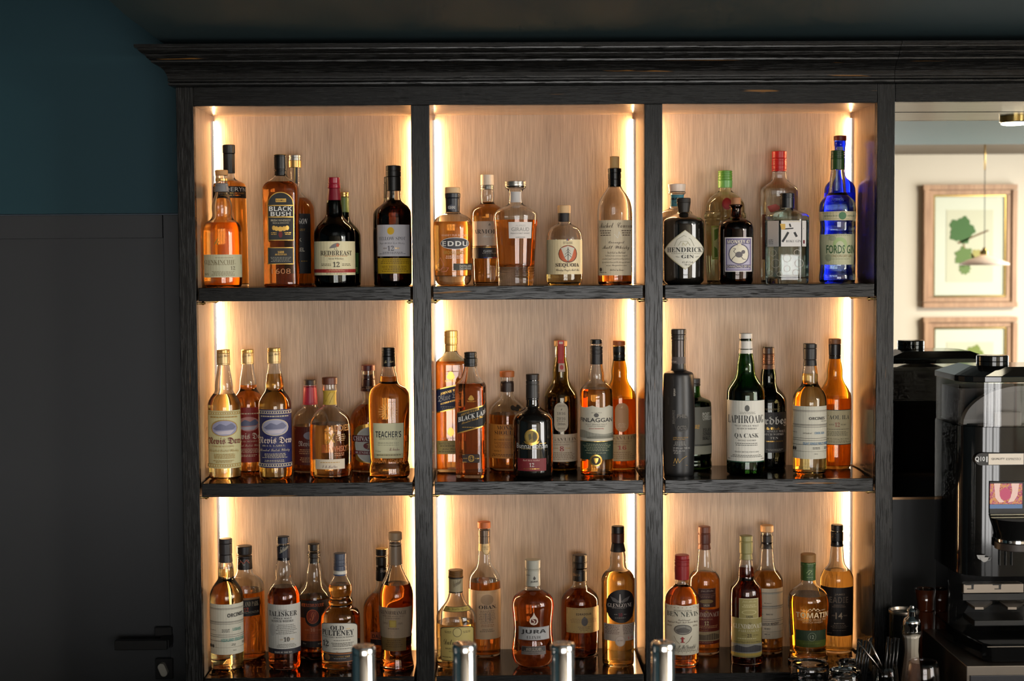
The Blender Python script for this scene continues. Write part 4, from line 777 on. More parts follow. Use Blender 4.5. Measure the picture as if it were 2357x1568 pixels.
bottle('B2', 'F', 1376, [(345, 44), (360, 45), (500, 46), (540, 52), (590, 62), (618, 60), (645, 68), (665, 94), (692, 120), (728, 131), (1365, 129), (1384, 118), (1396, 102)], 698, G2, 'clear',
  [('cap', 312, 346, 46, 46, CAPB, (.5,)), ('neck_foil', 362, 506, 48, 48, (34, 30, 30, .45), (.2, .42))],
  [('label', ('W', 1245, 1508, 832, 1112, (206, 200, 182), 16), ('G', 1330, 1420, 886, 896, 1, (130, 124, 110)), ('O', 1354, 1392, 892, 924, (84, 80, 74)), ('T', 'FINLAGGAN', 1254, 1492, 929, 962, (40, 40, 42), 'b'), ('T', 'ISLAY SINGLE MALT', 1292, 1454, 974, 985, (110, 106, 96), 'n'), ('T', 'SCOTCH WHISKY', 1306, 1440, 990, 1000, (110, 106, 96), 'n'), ('T', '[OLD RESERVE]', 1318, 1428, 1009, 1019, (170, 60, 50), 'b'), ('Y', (150, 148, 134), [(1246, 1030), (1290, 1024), (1350, 1046), (1420, 1058), (1506, 1048), (1506, 1090), (1246, 1088)]), ('Y', (126, 124, 110), [(1300, 1080), (1360, 1068), (1440, 1072), (1500, 1064), (1504, 1092), (1300, 1092)])),
   ('lower_label', ('R', 1246, 1507, 1112, 1116, GO), ('R', 1246, 1507, 1116, 1258, (34, 54, 44)), ('G', 1268, 1486, 1132, 1196, 5, (150, 150, 120)), ('T', 'PRODUCT OF SCOTLAND', 1296, 1446, 1200, 1210, (180, 176, 140), 's'), ('O', 1322, 1418, 1216, 1308, GO), ('O', 1334, 1406, 1228, 1298, (60, 50, 34)), ('Y', GO, [(1352, 1244), (1390, 1244), (1384, 1270), (1370, 1288), (1358, 1270)]))],
  'tall bottle with a wavy topped cream label above a green band and gold badge')
bottle('B2', 'K', 1555, LAG, 772, G3, 'amber',
  [('cork_cap', 322, 357, 47, 47, (186, 104, 54, .5)), ('neck_foil', 366, 480, 47, 46, (36, 42, 40, .35), (.8,))],
  [('label', ('C', 1520, 1625, 812, 1038, (206, 150, 100)), ('Y', (226, 200, 150), [(1564, 850), (1578, 830), (1576, 850)]), ('G', 1545, 1602, 858, 866, 1, (170, 120, 80)), ('G', 1540, 1606, 970, 1010, 4, (230, 190, 150))),
   ('lower_label', ('R', 1426, 1684, 1060, 1268, (196, 158, 108)), ('T', 'LAGAVULIN', 1444, 1672, 1072, 1098, (130, 90, 60), 's'), ('T', 'ISLAY SINGLE MALT', 1466, 1648, 1108, 1118, (130, 90, 60), 's'), ('T', 'SCOTCH WHISKY', 1490, 1626, 1126, 1136, (130, 90, 60), 's'), ('T', '16', 1540, 1606, 1146, 1178, (178, 70, 44), 'S'), ('G', 1450, 1670, 1196, 1256, 4, (160, 120, 80)))],
  'amber glass bottle with an orange cork and tan labels, last in its bay')
# ---- middle shelf, right bay
bottle('B3', 'F', 178, [(310, 53), (550, 54), (560, 72), (572, 112), (600, 119), (900, 127), (1100, 126), (1345, 118), (1378, 112)], 0, None, 'mblack',
  [('cap', 230, 272, 58, 58, GRM), ('cap_ring', 272, 314, 57, 57, GRM, (.4,)), ('neck_foil', 314, 505, 54, 54, principled('smoke_foil', lin((66, 60, 58)), .25, .6))],
  [('neck_print', ('R', 124, 232, 450, 504, (86, 80, 80)), ('T', 'BOTTLED', 124, 160, 482, 494, (206, 196, 190), 'b')),
   ('glass_print', ('O', 142, 262, 900, 1040, (52, 50, 48)), ('O', 150, 254, 910, 1030, (22, 22, 22)), ('T', 'PHIL', 165, 240, 900, 930, (110, 104, 96), 'b'), ('T', 'OCTO', 168, 236, 990, 1020, (110, 104, 96), 'b'), ('T', '11', 136, 176, 630, 682, (44, 44, 44), 'b'), ('G', 138, 154, 700, 760, 7, (206, 200, 190)), ('G', 130, 152, 870, 980, 10, (120, 116, 110)), ('T', 'SUPER-HEAVILY PEATED', 136, 250, 1078, 1088, (190, 150, 80), 'n'), ('T', 'ISLAY SINGLE MALT', 136, 228, 1092, 1102, (190, 150, 80), 'n'), ('G', 136, 240, 1114, 1150, 4, (150, 146, 140)), ('T', '59.8% vol. 700 mL', 136, 264, 1158, 1172, (190, 186, 180), 'n'), ('T', '59.8% alc./vol.', 136, 226, 1178, 1192, (190, 186, 180), 'n'), ('G', 136, 200, 1196, 1216, 2, (150, 146, 140)),
    ('S', (200, 160, 80), 3, [(140, 1285), (152, 1245), (162, 1285), (172, 1245), (182, 1280), (205, 1250), (240, 1228)]), ('S', (190, 150, 80), 2, [(136, 1300), (245, 1302)]), ('T', 'Octomore', 96, 110, 700, 830, (70, 66, 64), 'k'))],
  'tall matt black bottle with a gunmetal cap and fine gold print, beside the divider', zb=0)
bottle('B3', 'K', 300, [(674, 44), (758, 45), (772, 78), (788, 122), (815, 137), (1232, 137), (1240, 132), (1262, 132), (1272, 137), (1318, 137), (1332, 128)], 800, (.3, .3, .03), 'green',
  [('cap', 617, 656, 46, 46, (84, 80, 78, .4)), ('neck_ring', 656, 676, 47, 47, (60, 58, 50, .4))],
  [('label', ('R', 210, 436, 845, 1216, (110, 108, 96)), ('T', 'PORT', 364, 417, 888, 921, (216, 214, 200), 'B'), ('T', 'CHARLOTTE', 366, 434, 918, 949, (216, 214, 200), 'B'), ('T', 'BARLEY', 300, 342, 982, 1014, (226, 170, 40), 'B'), ('T', 'ISLAY', 366, 426, 1012, 1038, (40, 38, 34), 'B'), ('T', 'SINGLE', 366, 428, 1042, 1068, (40, 38, 34), 'B'), ('T', 'MALT', 366, 420, 1074, 1104, (40, 38, 34), 'B'), ('R', 210, 436, 1136, 1150, (60, 60, 50)), ('R', 300, 436, 1150, 1216, (150, 148, 130)))],
  'green glass bottle with a grey cap and bold stacked lettering, behind the matt black bottle')
bottle('B3', 'F', 703, [(300, 48), (420, 53), (460, 61), (520, 70), (565, 71), (600, 82), (645, 114), (690, 142), (735, 151), (1350, 150), (1373, 142), (1388, 126)], 690, (.20, .30, .02), 'green',
  [('cap', 263, 305, 49, 49, (216, 212, 204, .4)), ('neck_foil', 305, 422, 47, 54, (218, 214, 206, .4), (.7,))],
  [('label', ('R', 556, 851, 792, 1278, (46, 84, 66)), ('R', 558, 849, 794, 1270, (220, 217, 206)), ('O', 696, 734, 828, 878, (84, 84, 80)), ('G', 650, 786, 882, 902, 3, (120, 120, 112)), ('T', 'LAPHROAIG', 569, 838, 908, 970, (40, 40, 40), 's'), ('T', 'ISLAY SINGLE MALT', 620, 802, 984, 997, (70, 70, 66), 's'), ('T', 'SCOTCH WHISKY', 638, 790, 1006, 1019, (70, 70, 66), 's'), ('T', 'QA CASK', 620, 802, 1050, 1092, (34, 34, 34), 's'), ('T', 'DOUBLE MATURED', 645, 782, 1100, 1111, (80, 80, 76), 's'), ('G', 616, 806, 1126, 1154, 2, (110, 110, 104)), ('T', 'TRAVEL RETAIL EXCLUSIVE', 620, 804, 1190, 1201, (80, 80, 76), 's'), ('S', (60, 60, 56), 2, [(620, 1210), (804, 1210)]), ('G', 590, 832, 1220, 1244, 2, (110, 110, 104)), ('G', 568, 590, 1250, 1260, 1, (90, 90, 84)), ('G', 822, 842, 1250, 1260, 1, (90, 90, 84)))],
  'large green glass bottle with white cap and big off white label')
bottle('B3', 'K', 880, [(370, 43), (430, 43), (500, 44), (545, 51), (580, 60), (622, 62), (655, 60), (695, 78), (735, 118), (775, 140), (820, 143), (1300, 141), (1318, 130)], 700, (.2, .14, .02), 'dgreen',
  [('cap', 375, 424, 46, 46, (66, 42, 32, .4)), ('neck_foil', 424, 506, 48, 48, principled('bronze_foil', lin((92, 62, 46)), .35, .6), (.15, .35, .6, .85)), ('neck_base', 506, 545, 46, 50, (96, 62, 46, .45))],
  [('label', ('R', 740, 1021, 885, 1202, (34, 30, 28)), ('T', 'Ardbeg', 786, 1016, 918, 996, (206, 200, 190), 'f'), ('T', 'The Ultimate', 862, 966, 1000, 1022, GO, 'k'), ('T', 'ISLAY SINGLE MALT', 800, 1006, 1026, 1042, (196, 190, 180), 's'), ('T', 'SCOTCH WHISKY', 816, 998, 1050, 1066, (196, 190, 180), 's'), ('T', 'TEN', 894, 956, 1078, 1096, (206, 200, 190), 's'), ('T', 'NON CHILL-FILTERED', 862, 992, 1108, 1118, GO, 's'), ('G', 860, 1000, 1174, 1192, 2, (150, 146, 136))),
   ('glass_print', ('G', 850, 975, 855, 872, 2, (110, 96, 60)))],
  'dark green bottle with bronze neck foil and black label, behind the big off white label')
def orc(crop, row, cx, pr, fill, liq, caps, x0, x1, dy, c, words, label, base=(206, 202, 186)):
    L = [('R', x0, x1, 838+dy, 1252+dy, base)]
    for y, h, g in ((870, 4, (110, 104, 96)), (876, 8, (176, 170, 156)), (980, 4, (90, 86, 80)), (986, 8, (170, 164, 150)), (1000, 3, (90, 86, 80)), (1088, 3, (80, 76, 70)), (1104, 3, (80, 76, 70)), (1138, 3, (80, 76, 70)), (1192, 2, (130, 124, 110))): L.append(('R', x0, x1, y+dy, y+h+dy, g))
    return bottle(crop, row, cx, pr, fill, liq, 'clear', caps, [tuple(['label']+L+words)], label)
orc('B3', 'F', 1205, [(512, 49), (540, 56), (600, 63), (648, 61), (672, 70), (698, 95), (735, 121), (785, 134), (1350, 131), (1370, 122), (1382, 106)], 578, PALE,
  [('cap', 343, 380, 51, 51, (38, 34, 34, .45)), ('cap_sleeve', 380, 468, 51, 50, (40, 36, 36, .45)), ('neck_foil', 468, 518, 47, 52, (36, 32, 32, .45))], 1070, 1338, 0, None,
  [('T', 'ORCINES', 1202, 1318, 922, 944, (40, 38, 38), 'B'), ('G', 1290, 1334, 954, 962, 1, (60, 58, 54)), ('G', 1074, 1120, 1042, 1050, 1, (90, 86, 80)), ('T', 'DISTILLED AT', 1156, 1224, 1045, 1054, (60, 58, 54), 'b'), ('T', 'CAOL ILA', 1244, 1314, 1039, 1056, (78, 128, 166), 'B'), ('T', 'ISLAY SINGLE MALT WHISKY', 1156, 1345, 1120, 1138, (78, 128, 166), 'B'), ('O', 1078, 1092, 1158, 1186, (60, 58, 54)), ('O', 1094, 1106, 1158, 1186, (60, 58, 54)), ('G', 1230, 1282, 1160, 1180, 2, (50, 48, 46)), ('G', 1312, 1336, 1160, 1180, 2, (50, 48, 46)), ('T', '70 CL', 1242, 1268, 1208, 1216, (50, 48, 46), 'b')],
  'pale gold bottle with black cap and ruled cream label with blue words')
bottle('B3', 'K', 1400, [(343, 44), (462, 45), (500, 54), (560, 63), (598, 61), (635, 68), (685, 98), (728, 122), (770, 131), (1290, 128), (1312, 116)], 768, G2, 'amber',
  [('cork_cap', 305, 347, 48, 48, (140, 92, 58, .5)), ('neck_foil', 347, 464, 48, 46, (34, 32, 32, .35), (.78,))],
  [('label', ('R', 1270, 1531, 865, 1140, (66, 70, 56)), ('R', 1271, 1530, 870, 1134, (202, 188, 148)), ('T', 'CAOL ILA', 1332, 1512, 907, 940, (60, 60, 54), 's'), ('T', 'AGED', 1356, 1396, 976, 987, (80, 76, 60), 's'), ('T', '12', 1403, 1440, 964, 998, (156, 50, 40), 's'), ('T', 'YEARS', 1448, 1488, 976, 987, (80, 76, 60), 's'), ('G', 1300, 1516, 1016, 1024, 1, (70, 66, 54)), ('G', 1290, 1516, 1034, 1074, 4, (120, 112, 86)), ('T', 'The Distillery, Port Askeig', 1340, 1508, 1088, 1102, (90, 84, 66), 'k'), ('G', 1300, 1516, 1108, 1128, 2, (130, 120, 94)))],
  'amber glass bottle with brown wooden cap and cream label, right end of its bay')
# ---- bottom shelf, left bay
orc('C1', 'F', 336, [(580, 50), (620, 60), (680, 64), (712, 62), (738, 75), (778, 105), (826, 130), (878, 138), (1440, 136), (1470, 126), (1488, 106)], 635, PALE,
  [('cap', 392, 430, 52, 52, (34, 30, 32, .45)), ('cap_sleeve', 430, 520, 52, 52, (36, 32, 34, .45)), ('neck_foil', 520, 586, 50, 55, (32, 28, 30, .45))], 192, 470, 100, None,
  [('T', 'ORCINES', 335, 453, 1015, 1046, (40, 38, 38), 'B', -8), ('G', 428, 470, 1036, 1044, 1, (60, 58, 54)), ('G', 200, 246, 1150, 1158, 1, (90, 86, 80)), ('G', 288, 355, 1142, 1172, 3, (60, 58, 54)), ('T', 'LEDAIG', 378, 440, 1134, 1158, (90, 150, 136), 'B'), ('T', 'HIGHLAND SINGLE MALT', 288, 470, 1220, 1246, (90, 150, 140), 'B', -8), ('O', 200, 214, 1270, 1298, (60, 58, 54)), ('O', 217, 231, 1270, 1298, (60, 58, 54)), ('G', 366, 404, 1264, 1284, 2, (50, 48, 46)), ('G', 450, 470, 1258, 1276, 2, (50, 48, 46)), ('T', '70 CL', 380, 406, 1314, 1322, (50, 48, 46), 'b')],
  'pale gold bottle with ruled cream label and green words, first in bottom left bay')
bottle('C1', 'K', 488, [(545, 55), (640, 60), (690, 70), (712, 108), (748, 145), (795, 160), (1335, 164), (1368, 156), (1376, 140)], 820, G3, 'clear',
  [('stopper', 452, 522, 61, 60, (20, 18, 20, .4), (.9,)), ('neck_ring', 534, 548, 60, 60, (24, 20, 20, .4)), ('neck_foil', 548, 642, 58, 62, (24, 18, 18, .4))],
  [('label', ('R', 398, 598, 886, 906, (170, 120, 80)), ('R', 398, 598, 902, 1036, (24, 18, 18)), ('T', 'HIGHLAND PARK', 402, 588, 916, 956, (196, 180, 150), 's'), ('T', '12', 470, 508, 964, 998, (206, 80, 40), 'S'), ('T', 'VIKING HONOUR', 430, 590, 994, 1014, (170, 160, 140), 'n')),
   ('neck_print', ('S', (196, 90, 60), 4, [(430, 610), (445, 580), (470, 600), (490, 570), (515, 600)]), ('S', (206, 200, 190), 3, [(440, 570), (470, 615), (510, 575)])),
   ('glass_print', *[('S', (196, 100, 30), 4, [(520+r*math.cos(a), 1130+r*1.3*math.sin(a)) for a in [i*math.pi/7-1.4 for i in range(7)]]) for r in (30, 50, 70)])],
  'wide embossed amber bottle with a black stopper and black label, behind the ruled label')
TAL = [(430, 46), (570, 50), (618, 65), (680, 70), (716, 64), (745, 72), (785, 104), (826, 127), (860, 135), (1440, 133), (1474, 124), (1492, 106)]
bottle('C1', 'F', 809, TAL, 785, G5, 'clear',
  [('cap', 375, 430, 51, 51, (40, 42, 52, .4)), ('neck_foil', 445, 570, 53, 50, (32, 34, 46, .38), (.85,))],
  [('label', ('R', 668, 940, 940, 1346, (196, 194, 188)), ('R', 668, 940, 1304, 1346, (36, 34, 44)), ('T', "EST'D 1830", 752, 822, 980, 992, (120, 116, 110), 's'), ('T', 'TALISKER', 682, 904, 994, 1036, (56, 54, 54), 'S'), ('T', 'SINGLE MALT', 716, 862, 1044, 1060, (66, 64, 62), 'S'), ('T', 'SCOTCH WHISKY', 702, 878, 1066, 1084, (66, 64, 62), 'S'), ('G', 734, 904, 1104, 1190, 6, (120, 118, 112)), ('O', 690, 732, 1100, 1200, (180, 178, 174)), ('T', '10', 800, 846, 1206, 1244, (60, 50, 44), 'S'), ('T', 'AGED', 768, 794, 1220, 1232, GO, 's'), ('T', 'YEARS', 850, 880, 1220, 1232, GO, 's'), ('G', 736, 906, 1264, 1298, 3, (120, 118, 112)), ('T', 'MADE BY THE SEA', 728, 866, 1324, 1337, (196, 190, 180), 'S')),
   ('cap_print', ('T', 'Talisker', 766, 832, 470, 520, (196, 186, 160), 'k', -44))],
  'dark amber bottle with a navy cap and grey white label edged navy below')
bottle('C1', 'K', 1058, [(485, 47), (590, 46), (640, 60), (695, 68), (745, 69), (778, 90), (818, 124), (858, 141), (1365, 142), (1388, 130)], 870, G5, 'clear',
  [('stopper', 435, 487, 48, 47, (30, 24, 22, .4)), ('neck_ring', 508, 545, 52, 52, (36, 32, 30, .4), (.5,)), ('neck_foil', 545, 592, 46, 47, (26, 22, 22, .4))],
  [('label', ('R', 916, 1200, 905, 1292, (36, 22, 18)), ('R', 916, 1200, 1050, 1240, (176, 78, 26)), ('O', 975, 1110, 970, 1120, (34, 22, 18)), ('T', 'SPRINGBANK', 950, 1126, 930, 964, (206, 100, 50), 'f'), ('O', 988, 1088, 978, 1096, (206, 96, 44)), ('O', 993, 1083, 984, 1090, (150, 50, 20)), ('T', 'S', 1014, 1064, 1000, 1074, (226, 120, 60), 'k'), ('T', 'AGED', 974, 1010, 1142, 1152, (220, 150, 100), 's'), ('T', '10', 1020, 1056, 1132, 1160, (230, 170, 130), 's'), ('T', 'YEARS', 1066, 1106, 1142, 1152, (220, 150, 100), 's'), ('T', 'CAMPBELTOWN', 982, 1100, 1180, 1191, (100, 50, 24), 's'), ('T', 'SINGLE MALT', 990, 1092, 1195, 1206, (100, 50, 24), 's'), ('T', 'SCOTCH WHISKY', 982, 1100, 1210, 1221, (100, 50, 24), 's'), ('T', '70cl', 962, 986, 1254, 1266, (206, 190, 170), 'n'), ('T', '46%', 1078, 1106, 1254, 1266, (206, 190, 170), 'n'))],
  'rear bottle with a black and orange label carrying an oval letter emblem')
bottle('C1', 'F', 1273, [(680, 50), (700, 57), (735, 76), (765, 91), (800, 96), (838, 92), (862, 82), (874, 86), (890, 98), (912, 102), (932, 94), (950, 98), (968, 130), (996, 153), (1035, 161), (1440, 158), (1488, 150), (1518, 128)], 768, G2, 'clear',
  [('cap', 513, 612, 51, 51, (76, 82, 98, .4), (.5, .8)), ('neck_foil', 612, 652, 51, 52, (70, 76, 94, .4)), ('neck_band', 652, 682, 54, 55, (206, 204, 196, .4)), ('neck_trim', 682, 692, 55, 55, (66, 80, 116, .4))],
  [('label', ('A', 1110, 1406, 1089, 1338, (60, 54, 50), 40), ('A', 1114, 1402, 1093, 1334, (214, 210, 198), 40), ('T', 'OLD', 1186, 1294, 1113, 1149, (34, 32, 34), 'S'), ('T', 'EST.', 1146, 1178, 1136, 1145, GO, 's'), ('T', '1826', 1308, 1344, 1136, 1145, GO, 's'), ('T', 'PULTENEY', 1124, 1372, 1152, 1196, (34, 32, 34), 'S'), ('T', 'SINGLE MALT SCOTCH WHISKY', 1128, 1372, 1202, 1214, (60, 58, 56), 's'), ('T', '12', 1128, 1172, 1240, 1286, (40, 38, 38), 'S'), ('T', 'AGED', 1138, 1160, 1228, 1236, DK, 's'), ('T', 'YEARS', 1138, 1160, 1291, 1298, DK, 's'), ('G', 1190, 1370, 1232, 1242, 1, (90, 86, 80)), ('G', 1190, 1375, 1254, 1290, 3, (90, 86, 80)), ('G', 1190, 1370, 1300, 1310, 1, (90, 86, 80)), ('S', (150, 60, 44), 2.5, [(1120, 1320), (1240, 1330), (1390, 1320)])),
   ('lower_label', ('R', 1128, 1392, 1340, 1414, (176, 110, 64)), ('R', 1128, 1392, 1348, 1408, (48, 44, 48)), ('O', 1140, 1182, 1350, 1402, (150, 110, 70)), ('T', 'THE MARITIME MALT', 1186, 1340, 1362, 1374, GO, 's'), ('G', 1196, 1330, 1382, 1390, 1, (170, 166, 160)))],
  'bulb necked gold bottle with a blue cap and arched white label')
bottle('C1', 'K', 1616, [(530, 46), (735, 48), (798, 52), (835, 75), (868, 115), (915, 150), (975, 161), (1365, 155), (1384, 142)], 840, G4, 'clear',
  [('stopper', 475, 528, 49, 48, (28, 24, 26, .4)), ('cap_trim', 474, 479, 48, 48, GOLDC), ('neck_sleeve', 540, 610, 48, 47, (38, 36, 32, .4)), ('neck_foil', 622, 737, 48, 50, (24, 22, 22, .4), (.2,))],
  [('label', ('R', 1515, 1716, 1165, 1240, (190, 90, 50)), ('T', 'DALMORE', 1530, 1700, 1184, 1218, (40, 20, 16), 'b'), ('R', 1515, 1716, 1226, 1272, (40, 22, 18))),
   ('neck_print', ('T', 'DALMORE', 1596, 1656, 652, 672, (216, 206, 190), 'b'))],
  'dark capped amber bottle mostly hidden behind the bottle with the beige neck')
bottle('C1', 'F', 1729, [(400, 47), (605, 50), (648, 61), (705, 88), (758, 117), (818, 138), (870, 143), (1000, 140), (1150, 131), (1280, 124), (1350, 127), (1410, 138), (1455, 145), (1492, 142), (1515, 124)], 762, G3, 'clear',
  [('stopper', 340, 402, 54, 54, (178, 150, 118, .5)), ('neck_foil', 428, 606, 49, 53, (156, 134, 112, .4), (.12,))],
  [('label', ('R', 1582, 1850, 965, 1215, (176, 152, 126)), ('T', 'GLENMORANGIE', 1600, 1808, 990, 1022, (64, 44, 38), 's'), ('T', 'HIGHLAND SINGLE MALT', 1616, 1790, 1030, 1040, (96, 72, 60), 's'), ('T', 'SCOTCH WHISKY', 1640, 1762, 1048, 1058, (96, 72, 60), 's'), ('R', 1669, 1726, 1068, 1126, (178, 150, 70)), ('R', 1676, 1719, 1075, 1119, (190, 164, 84)), ('G', 1620, 1662, 1088, 1106, 2, (120, 96, 80)), ('G', 1736, 1780, 1088, 1106, 2, (120, 96, 80)), ('G', 1650, 1756, 1134, 1148, 1, (120, 96, 80)), ('T', '12', 1680, 1716, 1164, 1184, (190, 166, 140), 's')),
   ('lower_label', ('R', 1610, 1806, 1215, 1322, (130, 100, 54)), ('G', 1640, 1776, 1232, 1300, 4, (100, 74, 40)))],
  'waisted bottle with a beige neck foil and tan label, against the bottom left divider', zb=1425)
# ---- bottom shelf, middle bay
bottle('C2', 'F', 289, [(700, 52), (830, 56), (868, 64), (915, 84), (958, 120), (1000, 152), (1045, 165), (1425, 161), (1460, 143), (1476, 120)], 1078, G1, 'clear',
  [('cap', 650, 706, 60, 59, (110, 76, 36, .4), (.15, .3, .45, .6, .75)), ('cap_ring', 706, 716, 61, 61, (30, 26, 24, .4)), ('neck_foil', 716, 826, 56, 57, (150, 140, 112, .4)), ('neck_trim', 826, 834, 57, 57, (60, 50, 36, .4))],
  [('collar_label', ('R', 190, 396, 962, 1006, (60, 50, 30)), ('R', 194, 392, 966, 1002, (178, 160, 88)), ('T', 'The Gentle Spirit', 210, 376, 972, 996, (70, 56, 30), 'k')),
   ('label', ('A', 160, 430, 1120, 1406, (70, 58, 30), 26), ('A', 165, 425, 1126, 1400, (190, 172, 104), 26), ('O', 258, 332, 1128, 1206, (120, 106, 66)), ('O', 264, 326, 1134, 1200, (196, 180, 116)), ('G', 190, 252, 1160, 1180, 2, (100, 86, 50)), ('G', 340, 402, 1160, 1180, 2, (100, 86, 50)), ('T', 'Dalwhinnie', 188, 400, 1224, 1270, (50, 40, 26), 'k'), ('T', 'HIGHLAND SINGLE MALT', 200, 396, 1296, 1308, (80, 68, 40), 's'), ('T', 'SCOTCH WHISKY', 230, 366, 1318, 1330, (80, 68, 40), 's'), ('G', 176, 250, 1370, 1382, 1, (80, 68, 40))),
   ('cap_print', ('T', 'Dalwhinnie', 262, 328, 745, 800, (90, 74, 50), 'k', -40))],
  'squat gold spirit bottle with ribbed brown cap and yellow shaped label, behind a tap column')
bottle('C2', 'K', 524, [(303, 46), (430, 44), (540, 52), (588, 56), (616, 65), (648, 92), (688, 121), (738, 133), (1340, 132), (1362, 120)], 738, G3, 'clear',
  [('cork_cap', 253, 305, 52, 52, (186, 98, 46, .5)), ('neck_foil', 318, 432, 48, 47, principled('dark_silver_foil', lin((110, 96, 84)), .3, .7), (.45,))],
  [('neck_label', ('R', 466, 582, 430, 500, (196, 164, 112)), ('O', 498, 562, 412, 530, (150, 124, 80)), ('O', 503, 557, 418, 524, (206, 180, 132)), ('T', 'OBAN', 508, 552, 458, 472, (110, 84, 56), 's'), ('T', '1794', 512, 548, 476, 488, (110, 84, 56), 's')),
   ('label', ('R', 390, 657, 825, 1226, (220, 182, 140)), ('R', 456, 626, 850, 1220, (226, 190, 150)), ('O', 488, 592, 856, 944, (196, 160, 124)), ('T', 'OBAN.', 474, 616, 945, 976, (66, 44, 34), 'S'), ('G', 475, 610, 990, 1100, 8, (170, 130, 100)), ('T', '14', 516, 572, 1010, 1075, (170, 140, 120), 's'), ('G', 484, 606, 1104, 1130, 2, (190, 130, 90)), ('T', 'SINGLE MALT', 502, 588, 1138, 1150, (90, 64, 48), 's'), ('T', 'SCOTCH WHISKY', 484, 600, 1154, 1166, (90, 64, 48), 's'), ('S', (170, 130, 100), 1.5, [(456, 850), (456, 1220)]), ('S', (170, 130, 100), 1.5, [(626, 850), (626, 1220)]))],
  'tall orange corked bottle with a peach label and oval neck seal, rear row')
bottle('C2', 'F', 921, [(775, 58), (798, 62), (815, 78), (832, 112), (855, 145), (885, 165), (930, 174), (990, 170), (1090, 158), (1180, 160), (1260, 172), (1330, 176), (1375, 168), (1410, 148), (1432, 128), (1447, 118)], 815, G5, 'clear',
  [('cap', 565, 642, 63, 62, (172, 170, 158, .4), (.9,)), ('neck_foil', 642, 778, 60, 62, (176, 174, 162, .4), (.05,))],
  [('neck_print', ('T', 'JURA', 900, 958, 742, 760, (50, 46, 44), 'B'), ('Y', (60, 56, 54), [(930, 702), (942, 722), (936, 734), (924, 734), (920, 722)]), ('T', 'JURA', 864, 898, 690, 706, (90, 86, 80), 'b')),
   ('emblem', ('Y', (222, 206, 190), [(926, 1002), (938, 1030), (958, 1056), (962, 1082), (950, 1102), (926, 1108), (902, 1102), (890, 1082), (892, 1058), (908, 1042), (920, 1026)]), ('O', 902, 950, 1052, 1098, (84, 22, 8)), ('S', (222, 206, 190), 7, [(938, 1056), (922, 1050), (916, 1064), (934, 1076), (928, 1092), (910, 1090)])),
   ('label', ('R', 803, 1050, 1125, 1234, (150, 148, 148)), ('R', 807, 1046, 1130, 1229, (172, 172, 174)), ('T', 'JURA', 826, 1022, 1146, 1186, (34, 32, 34), 'B'), ('T', 'ELIXIR', 868, 984, 1198, 1222, (70, 66, 68), 's')),
   ('lower_label', ('R', 826, 1022, 1284, 1352, (110, 100, 96)), ('R', 830, 1018, 1288, 1326, (52, 46, 44)), ('T', 'AGED 12 YEARS', 862, 986, 1294, 1316, (190, 176, 160), 's'), ('G', 838, 1010, 1318, 1326, 1, (150, 140, 130)), ('T', 'Islands & Long', 884, 962, 1332, 1346, (40, 34, 32), 'k'))],
  'hourglass shaped dark amber bottle with silver cap and silver label, centre of the bottom bay')
bottle('C2', 'K', 1308, [(630, 52), (735, 54), (772, 56), (797, 75), (828, 115), (862, 145), (908, 158), (1330, 155), (1356, 144)], 800, G5, 'clear',
  [('cap', 525, 588, 59, 59, (34, 28, 28, .42), (.85,)), ('cap_sleeve', 588, 632, 60, 58, (30, 26, 26, .42)), ('neck_foil', 640, 738, 57, 59, (26, 22, 22, .42), (.15,))],
  [('neck_print', ('T', 'EDRADOUR', 1252, 1308, 684, 704, (176, 140, 100), 'n')),
   ('label', ('R', 1196, 1459, 968, 1174, (206, 172, 110)), ('R', 1200, 1455, 974, 1168, (210, 174, 112)), ('F', 1203, 1452, 978, 1164, 2, (150, 100, 60)), ('T', 'EDRADOUR', 1276, 1398, 1010, 1028, (60, 40, 30), 'B'), ('G', 1226, 1444, 1056, 1096, 4, (176, 136, 90)), ('O', 1318, 1370, 1046, 1116, (110, 100, 96)), ('Y', (120, 110, 104), [(1320, 1060), (1342, 1036), (1364, 1060)]), ('G', 1280, 1402, 1122, 1130, 1, (110, 80, 56)), ('T', 'NATURAL COLOUR', 1300, 1382, 1134, 1141, (90, 60, 44), 'b'), ('G', 1300, 1380, 1150, 1157, 1, (110, 80, 56)))],
  'rear dark bottle with tall black cap and landscape format cream label')
